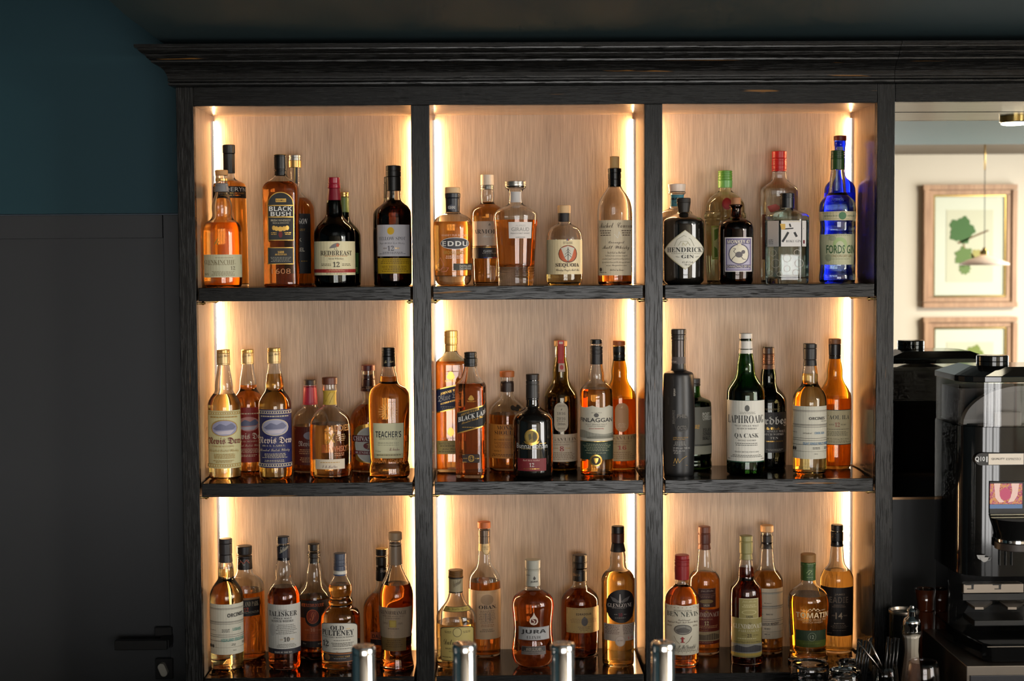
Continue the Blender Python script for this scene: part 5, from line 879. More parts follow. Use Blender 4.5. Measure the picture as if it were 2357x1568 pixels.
bottle('C2', 'F', 1622, [(425, 45), (495, 56), (540, 65), (600, 64), (640, 72), (662, 104), (698, 130), (740, 138), (1395, 131), (1436, 128), (1464, 114)], 662, G1, 'clear',
  [('stopper', 290, 347, 50, 50, (30, 22, 20, .42)), ('cap_sleeve', 347, 426, 51, 51, (78, 40, 28, .42)), ('neck_foil', 426, 497, 48, 62, (34, 26, 26, .5))],
  [('label', ('O', 1522, 1750, 816, 1090, (26, 20, 22)), ('T', 'GLENGOYNE', 1537, 1730, 930, 962, (216, 200, 190), 's'), ('Y', (170, 160, 156), [(1632, 852), (1640, 852), (1646, 920), (1634, 930), (1626, 920)]), ('Y', (96, 90, 90), [(1556, 872), (1600, 888), (1628, 912), (1620, 926), (1580, 912)]), ('Y', (96, 90, 90), [(1716, 872), (1672, 888), (1646, 912), (1652, 926), (1692, 912)]), ('G', 1556, 1700, 966, 974, 1, (150, 140, 136)), ('T', '10', 1622, 1654, 1008, 1038, (130, 30, 40), 'S'), ('G', 1588, 1616, 1018, 1026, 1, (170, 160, 150)), ('G', 1664, 1692, 1018, 1026, 1, (170, 160, 150)), ('G', 1590, 1686, 1046, 1054, 1, (170, 160, 150))),
   ('lower_label', ('R', 1506, 1754, 1100, 1240, (190, 170, 154)), ('G', 1512, 1634, 1112, 1190, 6, (120, 96, 86)), ('G', 1652, 1748, 1112, 1190, 6, (120, 96, 86)), ('O', 1596, 1680, 1196, 1284, (180, 160, 148)), ('O', 1602, 1674, 1202, 1278, (196, 178, 166)), ('T', 'EST 1833', 1616, 1660, 1228, 1240, (110, 80, 76), 's'), ('T', '10', 1690, 1740, 1206, 1230, (206, 120, 110), 's')),
   ('glass_seal', ('O', 1578, 1700, 674, 764, glass('seal_glass', (.98, .72, .3), 1.45, .12)))],
  'gold spirit bottle with a black and brown neck and round black label')
# ---- bottom shelf, right bay
bottle('C3', 'F', 214, [(722, 52), (763, 54), (783, 70), (808, 100), (848, 128), (898, 142), (1440, 138), (1462, 128), (1474, 112)], 765, G4, 'clear',
  [('cap', 527, 560, 58, 58, (140, 24, 30, .38)), ('neck_foil', 560, 728, 61, 58, (134, 22, 28, .38), (.12, .3))],
  [('label', ('W', 62, 356, 944, 1356, (206, 200, 182), 6), ('F', 84, 346, 964, 1336, 3, (110, 40, 30)), ('T', "MACDONALD'S CELEBRATED", 150, 292, 984, 996, (70, 60, 50), 'n'), ('T', 'BEN NEVIS', 94, 340, 1000, 1040, (56, 62, 54), 's'), ('T', 'Traditional', 182, 282, 1058, 1074, (84, 60, 50), 'k'), ('T', 'Highland Single Malt Scotch Whisky', 98, 340, 1078, 1100, (84, 60, 50), 'k'), ('O', 150, 294, 1104, 1188, (84, 80, 76)), ('O', 156, 288, 1110, 1182, (140, 136, 128)), ('Y', (96, 92, 88), [(160, 1150), (200, 1132), (232, 1126), (282, 1150), (262, 1172), (180, 1172)]), ('S', (90, 86, 84), 3, [(244, 1140), (244, 1112)]),
    ('R', 212, 226, 1206, 1246, (150, 40, 40)), ('R', 204, 236, 1214, 1222, (150, 40, 40)), ('R', 204, 236, 1246, 1252, (150, 40, 40)), ('S', (130, 110, 90), 3, [(150, 1200), (170, 1240), (196, 1262)]), ('S', (130, 110, 90), 3, [(292, 1200), (270, 1240), (244, 1262)]), ('T', 'D. P. McDonald', 150, 322, 1270, 1300, (50, 44, 40), 'k'), ('G', 110, 330, 1302, 1330, 3, (110, 100, 88)), ('G', 96, 136, 1112, 1126, 2, (110, 100, 88)), ('G', 300, 336, 1112, 1126, 2, (110, 100, 88)))],
  'red capped bottle with a deckle edged white label in the bottom right bay')
bottle('C3', 'K', 398, [(475, 50), (520, 56), (590, 60), (636, 66), (660, 88), (696, 118), (738, 130), (1318, 128), (1348, 116)], 665, G3, 'clear',
  [('cap', 293, 345, 50, 50, (110, 62, 46, .42)), ('neck_foil', 345, 432, 51, 51, (92, 46, 34, .42), (.1,)), ('neck_base', 432, 478, 46, 53, (110, 58, 40, .42))],
  [('upper_label', ('R', 345, 490, 806, 962, (74, 34, 24)), ('F', 348, 487, 808, 855, 2, (170, 120, 90)), ('T', 'James Allardice', 370, 470, 818, 838, (206, 180, 160), 'k'), ('G', 356, 480, 866, 890, 2, (150, 110, 90)), ('O', 360, 470, 896, 930, (150, 120, 70)), ('T', '1826', 390, 440, 936, 954, (226, 206, 170), 'S')),
   ('label', ('R', 272, 520, 980, 1266, (112, 34, 16)), ('T', 'The', 400, 436, 988, 1006, (206, 160, 60), 'k'), ('T', 'GLENDRONACH', 288, 514, 1004, 1042, (220, 196, 170), 's'), ('T', 'ORIGINAL', 362, 468, 1053, 1066, (206, 150, 110), 's'), ('T', '12', 398, 434, 1076, 1108, (226, 206, 150), 'S'), ('G', 340, 510, 1114, 1140, 2, (206, 150, 100)), ('T', 'Single Malt', 362, 430, 1144, 1156, (206, 150, 60), 'k'), ('R', 272, 520, 1162, 1240, (176, 150, 110)), ('Y', (110, 90, 66), [(280, 1210), (330, 1180), (400, 1190), (460, 1176), (516, 1196), (516, 1230), (280, 1234)]), ('G', 350, 480, 1248, 1256, 1, (206, 150, 110)))],
  'brown capped amber bottle with a dark red brown label, rear row behind the red cap')
bottle('C3', 'F', 741, [(555, 50), (618, 61), (680, 66), (718, 66), (743, 85), (782, 119), (828, 134), (1428, 131), (1458, 122), (1472, 106)], 622, G6, 'clear',
  [('cap', 368, 412, 52, 52, (150, 142, 92, .42)), ('neck_foil', 412, 512, 54, 53, (146, 138, 88, .42), (.08,)), ('neck_base', 512, 562, 46, 54, (140, 132, 84, .42))],
  [('upper_label', ('R', 685, 842, 889, 1056, (196, 186, 150)), ('R', 689, 838, 893, 1052, (150, 138, 84)), ('T', 'James Allardice', 710, 826, 904, 926, (206, 196, 150), 'k'), ('G', 706, 830, 940, 970, 2, (196, 186, 140)), ('O', 706, 826, 984, 1022, (190, 180, 130)), ('O', 714, 818, 988, 1018, (150, 138, 84)), ('T', '1826', 742, 796, 1030, 1047, (44, 36, 24), 'S')),
   ('label', ('R', 624, 868, 1052, 1376, (142, 130, 76)), ('T', 'The', 762, 790, 1086, 1102, (70, 56, 30), 'k'), ('T', 'GLENDRONACH', 640, 868, 1100, 1140, (212, 206, 190), 's'), ('T', 'PARLIAMENT', 680, 846, 1148, 1166, (190, 182, 150), 's'), ('T', 'AGED', 704, 742, 1188, 1197, (90, 78, 40), 's'), ('T', '21', 752, 788, 1180, 1208, (50, 40, 24), 'S'), ('T', 'YEARS', 798, 838, 1188, 1197, (90, 78, 40), 's'), ('G', 650, 846, 1216, 1232, 1, (190, 182, 140)), ('T', 'Highland Single Malt Scotch Whisky', 644, 852, 1242, 1258, (70, 56, 30), 'k'), ('R', 624, 868, 1264, 1340, (130, 128, 122)), ('Y', (60, 58, 62), [(628, 1300), (680, 1276), (740, 1290), (800, 1272), (864, 1292), (864, 1330), (628, 1334)]), ('R', 624, 868, 1340, 1362, (176, 150, 70)))],
  'almost black spirit bottle with sage green cap and two olive gold labels')
orc('C3', 'K', 912, [(335, 46), (470, 50), (520, 58), (598, 62), (636, 70), (676, 104), (716, 127), (758, 134), (1318, 132), (1342, 120)], 655, G2,
  [('cork_cap', 282, 336, 52, 52, (206, 158, 108, .5)), ('neck_sleeve', 362, 420, 50, 50, (34, 28, 26, .4)), ('neck_foil', 420, 472, 46, 56, (34, 28, 26, .4))], 780, 1044, -30, None,
  [('G', 880, 962, 926, 934, 1, (60, 56, 50)), ('T', '6', 872, 884, 1012, 1026, (90, 150, 136), 'B'), ('T', 'YEARS OLD', 906, 962, 1014, 1025, (60, 56, 50), 'b'), ('T', 'SCOTCH WHISKY', 862, 1008, 1090, 1110, (50, 48, 46), 'B', -6), ('G', 892, 942, 1132, 1148, 2, (50, 48, 46)), ('T', '48% vol', 896, 936, 1178, 1186, (50, 48, 46), 'b')],
  'rear bottle with a pale wooden cap and ruled cream label', base=(216, 196, 168))
bottle('C3', 'F', 1252, [(580, 56), (730, 58), (766, 64), (792, 98), (822, 138), (862, 163), (915, 169), (1060, 160), (1250, 149), (1315, 147), (1345, 153), (1370, 161), (1420, 164), (1448, 158), (1462, 148)], 850, G2, 'clear',
  [('cork_cap', 518, 584, 61, 60, (150, 108, 60, .6)), ('neck_foil', 586, 732, 61, 60, (58, 84, 40, .42), (.25,))],
  [('neck_print', ('S', (160, 176, 120), 4, [(1240, 680), (1262, 655), (1285, 660), (1255, 690), (1290, 685)]), ('G', 1240, 1312, 600, 612, 1, (160, 176, 120)), ('G', 1236, 1300, 712, 720, 1, (160, 176, 120))),
   ('glass_print', ('T', 'TOMATIN', 1156, 1410, 1006, 1050, (236, 206, 160), 'B'), ('T', 'HIGHLAND SINGLE MALT', 1166, 1402, 1056, 1073, (230, 190, 140), 'n'), ('T', 'SCOTCH WHISKY', 1208, 1370, 1078, 1094, (230, 190, 140), 'n'), ('S', (236, 206, 160), 5, [(1248, 995), (1270, 975), (1285, 990), (1300, 968), (1315, 990), (1330, 975), (1350, 995)]), ('S', (236, 206, 160), 3, [(1262, 998), (1340, 998)]), ('T', 'ESTD', 1194, 1236, 983, 992, (236, 206, 160), 'n'), ('T', '1897', 1356, 1390, 983, 992, (236, 206, 160), 'n')),
   ('label', ('R', 1152, 1396, 1153, 1238, (46, 62, 38)), ('R', 1152, 1396, 1236, 1292, (84, 96, 32)), ('O', 1251, 1318, 1171, 1240, (150, 160, 130)), ('O', 1254, 1315, 1174, 1237, (52, 68, 42)), ('T', '12', 1269, 1301, 1191, 1220, (190, 196, 170), 'n'), ('T', 'BOURBON & SHERRY', 1212, 1352, 1254, 1266, (140, 150, 60), 'n'))],
  'flared bottle with a cork cap, green neck foil and white lettering on amber spirit', zb=1345)
bottle('C3', 'K', 1488, [(325, 46), (450, 50), (500, 56), (578, 60), (618, 75), (648, 105), (688, 130), (730, 136), (1310, 131), (1335, 116)], 650, G1, 'clear',
  [('stopper', 278, 327, 48, 48, (26, 22, 20, .42)), ('neck_foil', 334, 412, 50, 49, (24, 20, 20, .42)), ('neck_base', 412, 455, 45, 52, (30, 24, 22, .42))],
  [('neck_print', ('S', (176, 120, 70), 3, [(1448, 348), (1482, 388)]), ('S', (176, 120, 70), 3, [(1482, 348), (1450, 388)])),
   ('label', ('R', 1352, 1620, 800, 1200, (34, 24, 20)), ('T', 'JAMES', 1472, 1556, 848, 868, (130, 110, 90), 'b'), ('T', 'EADIE', 1430, 1580, 876, 926, (110, 92, 76), 'B'), ('T', 'SINGLE MALT', 1464, 1554, 938, 948, (170, 140, 116), 'n'), ('T', 'SCOTCH WHISKY', 1452, 1564, 952, 963, (170, 140, 116), 'n'), ('T', 'AGED', 1450, 1474, 1024, 1035, (190, 160, 130), 'n'), ('T', '14', 1480, 1535, 1004, 1058, (196, 170, 140), 'b'), ('T', 'YEARS', 1541, 1572, 1024, 1035, (190, 160, 130), 'n'), ('T', 'BLAIR ATHOL', 1468, 1552, 1090, 1099, (200, 176, 150), 'B'), ('G', 1440, 1580, 1108, 1140, 3, (140, 116, 96)), ('G', 1440, 1580, 1150, 1158, 1, (140, 116, 96)), ('G', 1410, 1450, 1174, 1184, 1, (140, 116, 96)))],
  'pale gold bottle with a large black label beside the lit right corner')

# ------------------------------------------------------------------ espresso machine on its steel base
em = thing('espresso_machine', 'glossy black espresso machine with smoky bean hoppers, standing before the mirror', 'coffee machine', (0, 0, 0))
MX = at(2153, 900, .03).x; YBK = .03; W2 = .25
def plan(ins=0, dy=0, n=1):
    h = [(0, -.112), (.004, -.128), (.012, -.143), (.026, -.155), (.048, -.163), (.08, -.167)]
    L = [(MX+a+ins, b+ins*.8+dy) for a, b in h]; Rr = [(MX+W2-a-ins, b+ins*.8+dy) for a, b in h][::-1]
    return [(MX+ins, YBK-ins*.3)]+L+Rr+[(MX+W2-ins, YBK-ins*.3)]
def zf(y, Y=-.155): return at(2280, y, Y).z
zb0, zb1 = zf(1325), zf(983)
MB().ext(plan(), zb0, zb1).build('upper_body', black_gloss, em, auto=True)
smoke = thin_glass('smoky_hopper', (.84, .84, .84))
ph = plan(.002); phi = plan(.006)
hz0, hz1 = zb1+.0005, zf(878)
m = MB(); n = len(ph)
m.add([(x, y, hz0) for x, y in ph]+[(x, y, hz1) for x, y in ph]+[(x, y, hz1) for x, y in phi]+[(x, y, hz0) for x, y in phi],
      [(k*n+i, k*n+(i+1) % n, ((k+1) % 4)*n+(i+1) % n, ((k+1) % 4)*n+i) for k in range(4) for i in range(n)])
m.build('hopper', smoke, em, auto=True)
# sloping grey chute inside the hopper, dark coffee behind it
cxh = MX+W2/2; el = []
for i in range(25):
    t = math.pi*i/24; el.append((cxh+.112*math.cos(t), hz0+.002+(zf(892)-hz0)*math.sin(t)))
v = [(x, -.150+(abs(x-cxh)*7)**4*.06, z) for x, z in el]+[(x, -.13+(abs(x-cxh)*7)**4*.06, z) for x, z in el]; k = len(el)
MB().add(v, [tuple(range(k)), tuple(range(2*k-1, k-1, -1))]+[(i, i+1, k+i+1, k+i) for i in range(k-1)]).build('chute', principled('grey_plastic', (.34, .33, .32, 1), .45), em)
boxo('slide_gate', at(2287, 960, -.16).x, at(2352, 960, -.16).x, -.1605, -.152, zf(981), zf(948), principled('frosted_plastic', (.32, .30, .28, 1), .25), em, .003)
bn = MB().ext(plan(.012), hz0+.001, hz0+.004); bn.ext([(MX+.012, -.10), (MX+W2-.012, -.10), (MX+W2-.012, .022), (MX+.012, .022)], hz0+.004, hz0+(hz1-hz0)*.8)
o = bn.build('coffee_beans', principled('dark_roast', (.018, .009, .005, 1), .5), em); o['kind'] = 'stuff'
lidm = MB(); pl0 = plan(-.002); pl1 = plan(.045); zl0, zl1, zl2 = zf(880), zf(866), zf(842, -.09)
n = len(pl0)
lidm.add([(x, y, zl0) for x, y in pl0]+[(x, y, zl1) for x, y in pl0]+[(x, y, zl2) for x, y in pl1], [(a*n+i, a*n+(i+1) % n, (a+1)*n+(i+1) % n, (a+1)*n+i) for a in (0, 1) for i in range(n)]+[tuple(range(2*n, 3*n)), tuple(range(n-1, -1, -1))])
lid = lidm.build('hopper_lid', black_gloss, em, bevel=.0015)
c = at(2284, 832, -.085)
MB().lathe([(.031, 0), (.033, .002), (.033, .010), (.0315, .0108), (.033, .0118), (.033, .021), (.031, .0232), (.012, .0238)], 40).build('lid_knob', black_gloss, lid, auto=True, loc=(c.x, c.y, zl2-.001))
# badge
def flatplate(name, px0, py0, px1, py1, Y, m, parent, th=.003, bevel=0, rad=0):
    a = at(px0, py1, Y); b = at(px1, py0, Y); return boxo(name, a.x, b.x, Y-th, Y, a.z, b.z, m, parent, bevel)
YF = -.1675
def ontext(name, s, font, px0, py0, px1, py1, Y, m, parent, th=.0006):
    tv, tf = text_mesh(s, font); a = at(px0, py1, Y); b = at(px1, py0, Y)
    return link(name, [(a.x+(b.x-a.x)*x, Y-th, a.z+(b.z-a.z)*y) for x, y in tv], tf, m, parent)
a = at(2243, 1057, YF); b = at(2372, 1057, YF); r = (at(2260, 1043, YF).z-at(2260, 1071, YF).z)/2; pts = []
for i in range(13):
    t = math.pi/2+math.pi*i/12; pts.append((a.x+r+r*math.cos(t), a.z+r*math.sin(t)))
for i in range(13):
    t = -math.pi/2+math.pi*i/12; pts.append((b.x-r+r*math.cos(t), a.z+r*math.sin(t)))
k = len(pts); YB1 = YF-.004; YB0 = -.150
bd = MB().add([(x, YB1, z) for x, z in pts]+[(x, YB0, z) for x, z in pts], [tuple(range(k)), tuple(range(2*k-1, k-1, -1))]+[(i, (i+1) % k, k+(i+1) % k, k+i) for i in range(k)])
badge = bd.build('badge', black_matt, em)
flatplate('badge_plate', 2275, 1044, 2356, 1070, YB1, rgb((226, 214, 198), .35), badge, .0008)
ontext('lettering', 'Q10', 'b', 2244, 1051, 2267, 1064, YB1, rgb((225, 225, 225), .4), badge)
flatplate('lettering_bar', 2270, 1051, 2273, 1064, YB1, rgb((225, 225, 225), .4), badge, .0006)
ontext('lettering', 'QUALITY', 'b', 2282, 1054, 2313, 1059.5, YB1-.0008, rgb((90, 86, 82), .4), badge)
ontext('lettering', 'ESPRESSO', 'n', 2316, 1054, 2350, 1059.5, YB1-.0008, rgb((110, 104, 100), .4), badge)
# screen showing cupped hands full of red coffee cherries
def screen_mat():
    m = bpy.data.materials.new('screen_picture'); m.use_nodes = True; nt = m.node_tree; b = nt.nodes['Principled BSDF']
    b.inputs['Base Color'].default_value = (.01, .01, .01, 1); b.inputs['Roughness'].default_value = .1
    tc = nt.nodes.new('ShaderNodeTexCoord'); vo = nt.nodes.new('ShaderNodeTexVoronoi'); vo.inputs['Scale'].default_value = 420
    rp = nt.nodes.new('ShaderNodeValToRGB'); e = rp.color_ramp.elements
    e[0].color = (.45, .04, .09, 1); e[1].color = (.75, .35, .10, 1); e[1].position = .8; q = e.new(.4); q.color = (.55, .16, .26, 1)
    nt.links.new(tc.outputs['Object'], vo.inputs[0]); sp = nt.nodes.new('ShaderNodeSeparateColor'); nt.links.new(vo.outputs['Color'], sp.inputs[0]); nt.links.new(sp.outputs[0], rp.inputs[0])
    nt.links.new(rp.outputs[0], b.inputs['Emission Color']); b.inputs['Emission Strength'].default_value = .8; return m
YS = YF-.002
frame = flatplate('display', 2276, 1108, 2357, 1182, YS+.003, black_matt, em, .006)
sc_ = flatplate('screen', 2278, 1113, 2353, 1161, YS-.003, screen_mat(), em, .0008)
hands = emit('screen_skin', (.85, .55, .45), .9); YH = YS-.0042
hd = MB()
for ps in ([(2288, 1113), (2303, 1113), (2300, 1130), (2304, 1148), (2312, 1156), (2300, 1157), (2291, 1146)], [(2328, 1113), (2346, 1113), (2342, 1140), (2334, 1154), (2320, 1157), (2326, 1146), (2330, 1130)]):
    hd.add([at(x, y, YH) for x, y in ps], [tuple(range(len(ps)))])
hd.build('screen_hands', hands, em)
MB().add([at(2314+13*math.cos(t*math.pi/10), 1138+14*math.sin(t*math.pi/10), YH-.0002) for t in range(20)], [tuple(range(20))]).build('screen_cherries', emit('screen_red', (.62, .08, .16), .8), em)
flatplate('screen_bar', 2278, 1161, 2353, 1171, YS-.003, emit('screen_blue', (.12, .2, .36), .8), em, .0008)
# chrome grille line, coffee outlet, cup signs
flatplate('trim_line', 2279, 1183, 2372, 1186, YF+.001, chrome, em, .003)
hx = at(2338, 1240, -.19)
hz = lambda y: at(2338, y, -.19).z
MB().lathe([(.050, hz(1192)), (.046, hz(1206)), (.040, hz(1222)), (.037, hz(1240))], 40, (hx.x, -.19, 0)).build('brew_head', black_gloss, em, auto=True)
MB().lathe([(.038, hz(1246)), (.040, hz(1245)), (.040, hz(1239)), (.038, hz(1238))], 40, (hx.x, -.19, 0)).build('head_ring', chrome, em, auto=True)
MB().lathe([(.038, hz(1264)), (.042, hz(1262)), (.042, hz(1247)), (.039, hz(1246.5))], 40, (hx.x, -.19, 0)).build('head_collar', principled('brown_grey_rubber', (.04, .03, .025, 1), .5), em, auto=True)
for x in (2300, 2314, 2328): flatplate('rib', x-1, 1264, x+1, 1301, YF-.001, black_matt, em, .005)
def cup(px_, py_):
    m = MB(); c_ = []
    for dx, dy, sc in ((0, 0, 1), (8, 5, 1)):
        m.add([at(px_+dx-11, py_+dy-5, YF-.0012-dx*.0001), at(px_+dx+9, py_+dy-5, YF-.0012-dx*.0001), at(px_+dx+6, py_+dy+3, YF-.0012-dx*.0001), at(px_+dx+1, py_+dy+6, YF-.0012-dx*.0001), at(px_+dx-3, py_+dy+6, YF-.0012-dx*.0001), at(px_+dx-8, py_+dy+3, YF-.0012-dx*.0001)], [(0, 5, 4, 3, 2, 1)])
    m.tube([at(px_+16, py_+1, YF-.0015), at(px_+22, py_+1, YF-.0015), at(px_+20, py_+6, YF-.0015), at(px_+15, py_+7, YF-.0015)], .0006, 6)
    m.build('cup_sign', rgb((150, 148, 146), .5), em)
cup(2259, 1283)
# recess, steel rail, cup tray and feet
zbase = at(2200, 1512, -.20).z
tz = at(2300, 1486, -.255).z
MB().ext([(MX+.004, YBK), (MX+.004, -.06), (MX+.03, -.075), (MX+W2-.03, -.075), (MX+W2-.004, -.06), (MX+W2-.004, YBK)], tz-.002, zb0-.0005).build('lower_body', black_gloss, em, auto=True)
flatplate('steel_rail', 2213, 1341, 2351, 1363, -.0755, steel, em, .014, .001)
for x0 in (2222, 2285):
    flatplate('rail_slot', x0, 1345, x0+20, 1347.5, -.0896, black_matt, em, .0006); flatplate('rail_slot', x0+4, 1355, x0+14, 1357, -.0896, black_matt, em, .0006); flatplate('rail_slot', x0+14, 1347, x0+19, 1357, -.0896, black_matt, em, .0006)
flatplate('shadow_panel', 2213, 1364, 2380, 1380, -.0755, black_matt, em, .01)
for x0 in (2224, 2300): 
    p = [at(x0, 1384, -.0755), at(x0+60, 1384, -.0755), at(x0+40, 1398, -.14), at(x0+20, 1398, -.14)]
    m = MB().add([*p, *[q-Vector((0, 0, .005)) for q in p]], [(0, 3, 2, 1), (4, 5, 6, 7), (0, 1, 5, 4), (1, 2, 6, 5), (2, 3, 7, 6), (3, 0, 4, 7)]); m.build('drip_tongue', steel, em)
flatplate('cup_rest', 2212, 1405, 2385, 1420, -.06, black_matt, em, .09, .002)
tr = MB(); 
tl = [(MX+.002, YBK), (MX+.002, -.11), (MX+.022, -.235), (MX+.035, -.255), (MX+W2-.035, -.255), (MX+W2-.022, -.235), (MX+W2-.002, -.11), (MX+W2-.002, YBK)]
tr.ext(tl, zbase+.002, tz); tr.build('drip_tray', black_gloss, em, bevel=.003)
flatplate('tray_rim', 2272, 1487, 2380, 1490, -.2552, steel, em, .002)
base = MB(); bx0 = at(2225, 1540, -.275).x; zt = zbase
base.box(bx0-.0, bx0+.30, -.275, YBK+.01, CT+.0005, zt); bo = base.build('steel_drawer_base', steel, None, bevel=.0015)
tag(bo, 'brushed steel drawer box underneath the black espresso machine', 'drawer box')
bo2 = flatplate('drawer_front', 2232, 1552, 2480, 1580, -.2755, principled('dark_steel', (.10, .10, .11, 1), .35, 1), bo, .004, .001)

# ------------------------------------------------------------------ pictures and pendant seen in the mirror
def outline(name, ps, Yv, m, parent, th=.002):
    P3 = [virt(x, y, Yv) for x, y in ps]; k = len(P3)
    return MB().add(P3+[p-Vector((0, th, 0)) for p in P3], [tuple(range(k)), tuple(range(2*k-1, k-1, -1))]+[(i, (i+1) % k, k+(i+1) % k, k+i) for i in range(k)]).build(name, m, parent)
VW = 2*YM-YR                      # where the opposite wall appears in the mirror
def picture(x0, x1, y0, y1, label, leaves):
    p = virt((x0+x1)/2, (y0+y1)/2, VW); t = thing('picture_frame', label, 'picture', (0, 0, 0), 'framed botanical prints')
    def bar(a, b, c, d, th, m, nm):
        A = virt(a, d, VW-.01); B = virt(b, c, VW-.01); boxo(nm, min(A.x, B.x), max(A.x, B.x), YR+.001, YR+th, A.z, B.z, m, t)
    w_, s_ = 13, 11
    fr = MB()
    def fb(a, b, c, d, th):
        A = virt(a, d, VW-.01); B = virt(b, c, VW-.01); fr.box(A.x, B.x, YR+.001, YR+th, A.z, B.z)
    for q in ((x0, x1, y0, y0+w_), (x0, x1, y1-w_, y1), (x0, x0+w_, y0+w_, y1-w_), (x1-w_, x1, y0+w_, y1-w_)): fb(*q, .045)
    a, b, c, d = x0+w_, x1-w_, y0+w_, y1-w_
    for q in ((a, b, c, c+s_), (a, b, d-s_, d), (a, a+s_, c+s_, d-s_), (b-s_, b, c+s_, d-s_)): fb(*q, .030)
    fr.build('frame', oakF, t)
    a, b, c, d = a+s_, b-s_, c+s_, d-s_; g = MB()
    for q in ((a, b, c, c+4), (a, b, d-4, d), (a, a+4, c+4, d-4), (b-4, b, c+4, d-4)):
        A = virt(q[0], q[3], VW-.01); B = virt(q[1], q[2], VW-.01); g.box(A.x, B.x, YR+.001, YR+.022, A.z, B.z)
    g.build('gold_slip', brass, t)
    bar(a+4, b-4, c+4, d-4, .012, rgb((216, 222, 206), .8), 'mat_board')
    bar(a+30, b-28, c+34, d-34, .014, rgb((206, 208, 186), .8), 'paper')
    for nm, cl, ps in leaves: outline(nm, ps, VW-.0165, rgb(cl, .8), t)
    return t
def leaf(cx_, cy_, r, n=5, rot=0):
    ps = []
    for i in range(40):
        a = 2*math.pi*i/40; q = r*(.85+.11*math.cos(n*a+rot)+.06*math.sin(13*a)); ps.append((cx_+q*math.cos(a), cy_+q*math.sin(a)*1.05))
    return ps
picture(2123, 2338, 425, 708, 'oak framed print of a vine leaf and grapes, whole in the mirror', [('leaf', (74, 112, 66), leaf(2214, 530, 33)), ('grapes', (104, 132, 78), leaf(2220, 592, 25, 7)), ('grapes', (112, 138, 84), leaf(2221, 618, 15, 9)), ('fruit', (176, 170, 106), leaf(2248, 588, 15, 6)),
        ('stem', (120, 96, 70), [(2204, 558), (2240, 543), (2274, 529), (2276, 532), (2240, 547), (2206, 562)]), ('stem', (150, 126, 96), [(2216, 556), (2219, 556), (2222, 572), (2219, 572)])])
picture(2123, 2338, 729, 1012, 'oak framed print with one green leaf, lower one in the mirror', [('leaf', (128, 144, 76), leaf(2244, 815, 22)), ('leaf', (110, 134, 76), leaf(2225, 880, 24)), ('stem', (120, 96, 70), [(2232, 835), (2236, 835), (2232, 862), (2228, 862)])])
VP = 5.3-3.3192+2.2
VPY = 4.4
pd = thing('pendant_lamp', 'small pleated white glass pendant lamp on a black cord, reflected in the mirror', 'lamp', (0, 0, 0))
pt = virt(2267, 334, VPY); pm = virt(2267, 391, VPY); pb = virt(2266, 572, VPY); ps_ = virt(2265, 605, VPY); u = mpp(2266, 600, VPY)
boxo('ceiling_block', pt.x-.03, pt.x+.03, pt.y-.03, pt.y+.03, ZCEIL-.012, ZCEIL, brass, pd)
MB().tube([(pt.x, pt.y, ZCEIL-.01), pm], .0045, 10).build('rod', brass, pd, smooth=True)
MB().tube([pm, pb], .0020, 8).build('cord', principled('black_cord', (.01, .01, .01, 1), .6), pd, smooth=True)
MB().lathe([(.004, pb.z+.005), (.010, pb.z), (.012, pb.z-.008), (.022, pb.z-.012), (.024, pb.z-.03), (.014, pb.z-.034)], 24, (pb.x, pb.y, 0)).build('socket', brass, pd, auto=True)
sh = MB(); n = 64; v = []; f = []
for j, (r, z) in enumerate([(.014, pb.z-.032), (.045, pb.z-.045), (.085, pb.z-.060), (54*u, ps_.z-.004), (54*u, ps_.z-.012), (.083, pb.z-.066), (.014, pb.z-.038)]):
    for i in range(n):
        a = 2*math.pi*i/n; q = r*(1+(.035 if r > .04 else 0)*math.cos(a*32)); v.append((pb.x+q*math.cos(a), pb.y+q*math.sin(a), z))
for j in range(6):
    for i in range(n): f.append((j*n+i, j*n+(i+1) % n, (j+1)*n+(i+1) % n, (j+1)*n+i))
mg = bpy.data.materials.new('milk_glass'); mg.use_nodes = True; NN = mg.node_tree.nodes; tl_ = NN.new('ShaderNodeBsdfTranslucent'); tl_.inputs[0].default_value = (.95, .84, .78, 1)
NN['Principled BSDF'].inputs['Base Color'].default_value = (.92, .84, .78, 1); mxs = NN.new('ShaderNodeMixShader'); mxs.inputs[0].default_value = .5
mg.node_tree.links.new(NN['Principled BSDF'].outputs[0], mxs.inputs[1]); mg.node_tree.links.new(tl_.outputs[0], mxs.inputs[2]); mg.node_tree.links.new(mxs.outputs[0], NN['Material Output'].inputs[0])
shade = sh.add(v, f).build('lamp_shade', mg, pd, smooth=True)
MB().lathe([(.004, pb.z-.04), (.014, pb.z-.05), (.018, pb.z-.062), (.013, pb.z-.074), (.003, pb.z-.079)], 20, (pb.x, pb.y, 0)).build('bulb', emit('bulb_glow', (1, .8, .5), 90), pd, smooth=True)

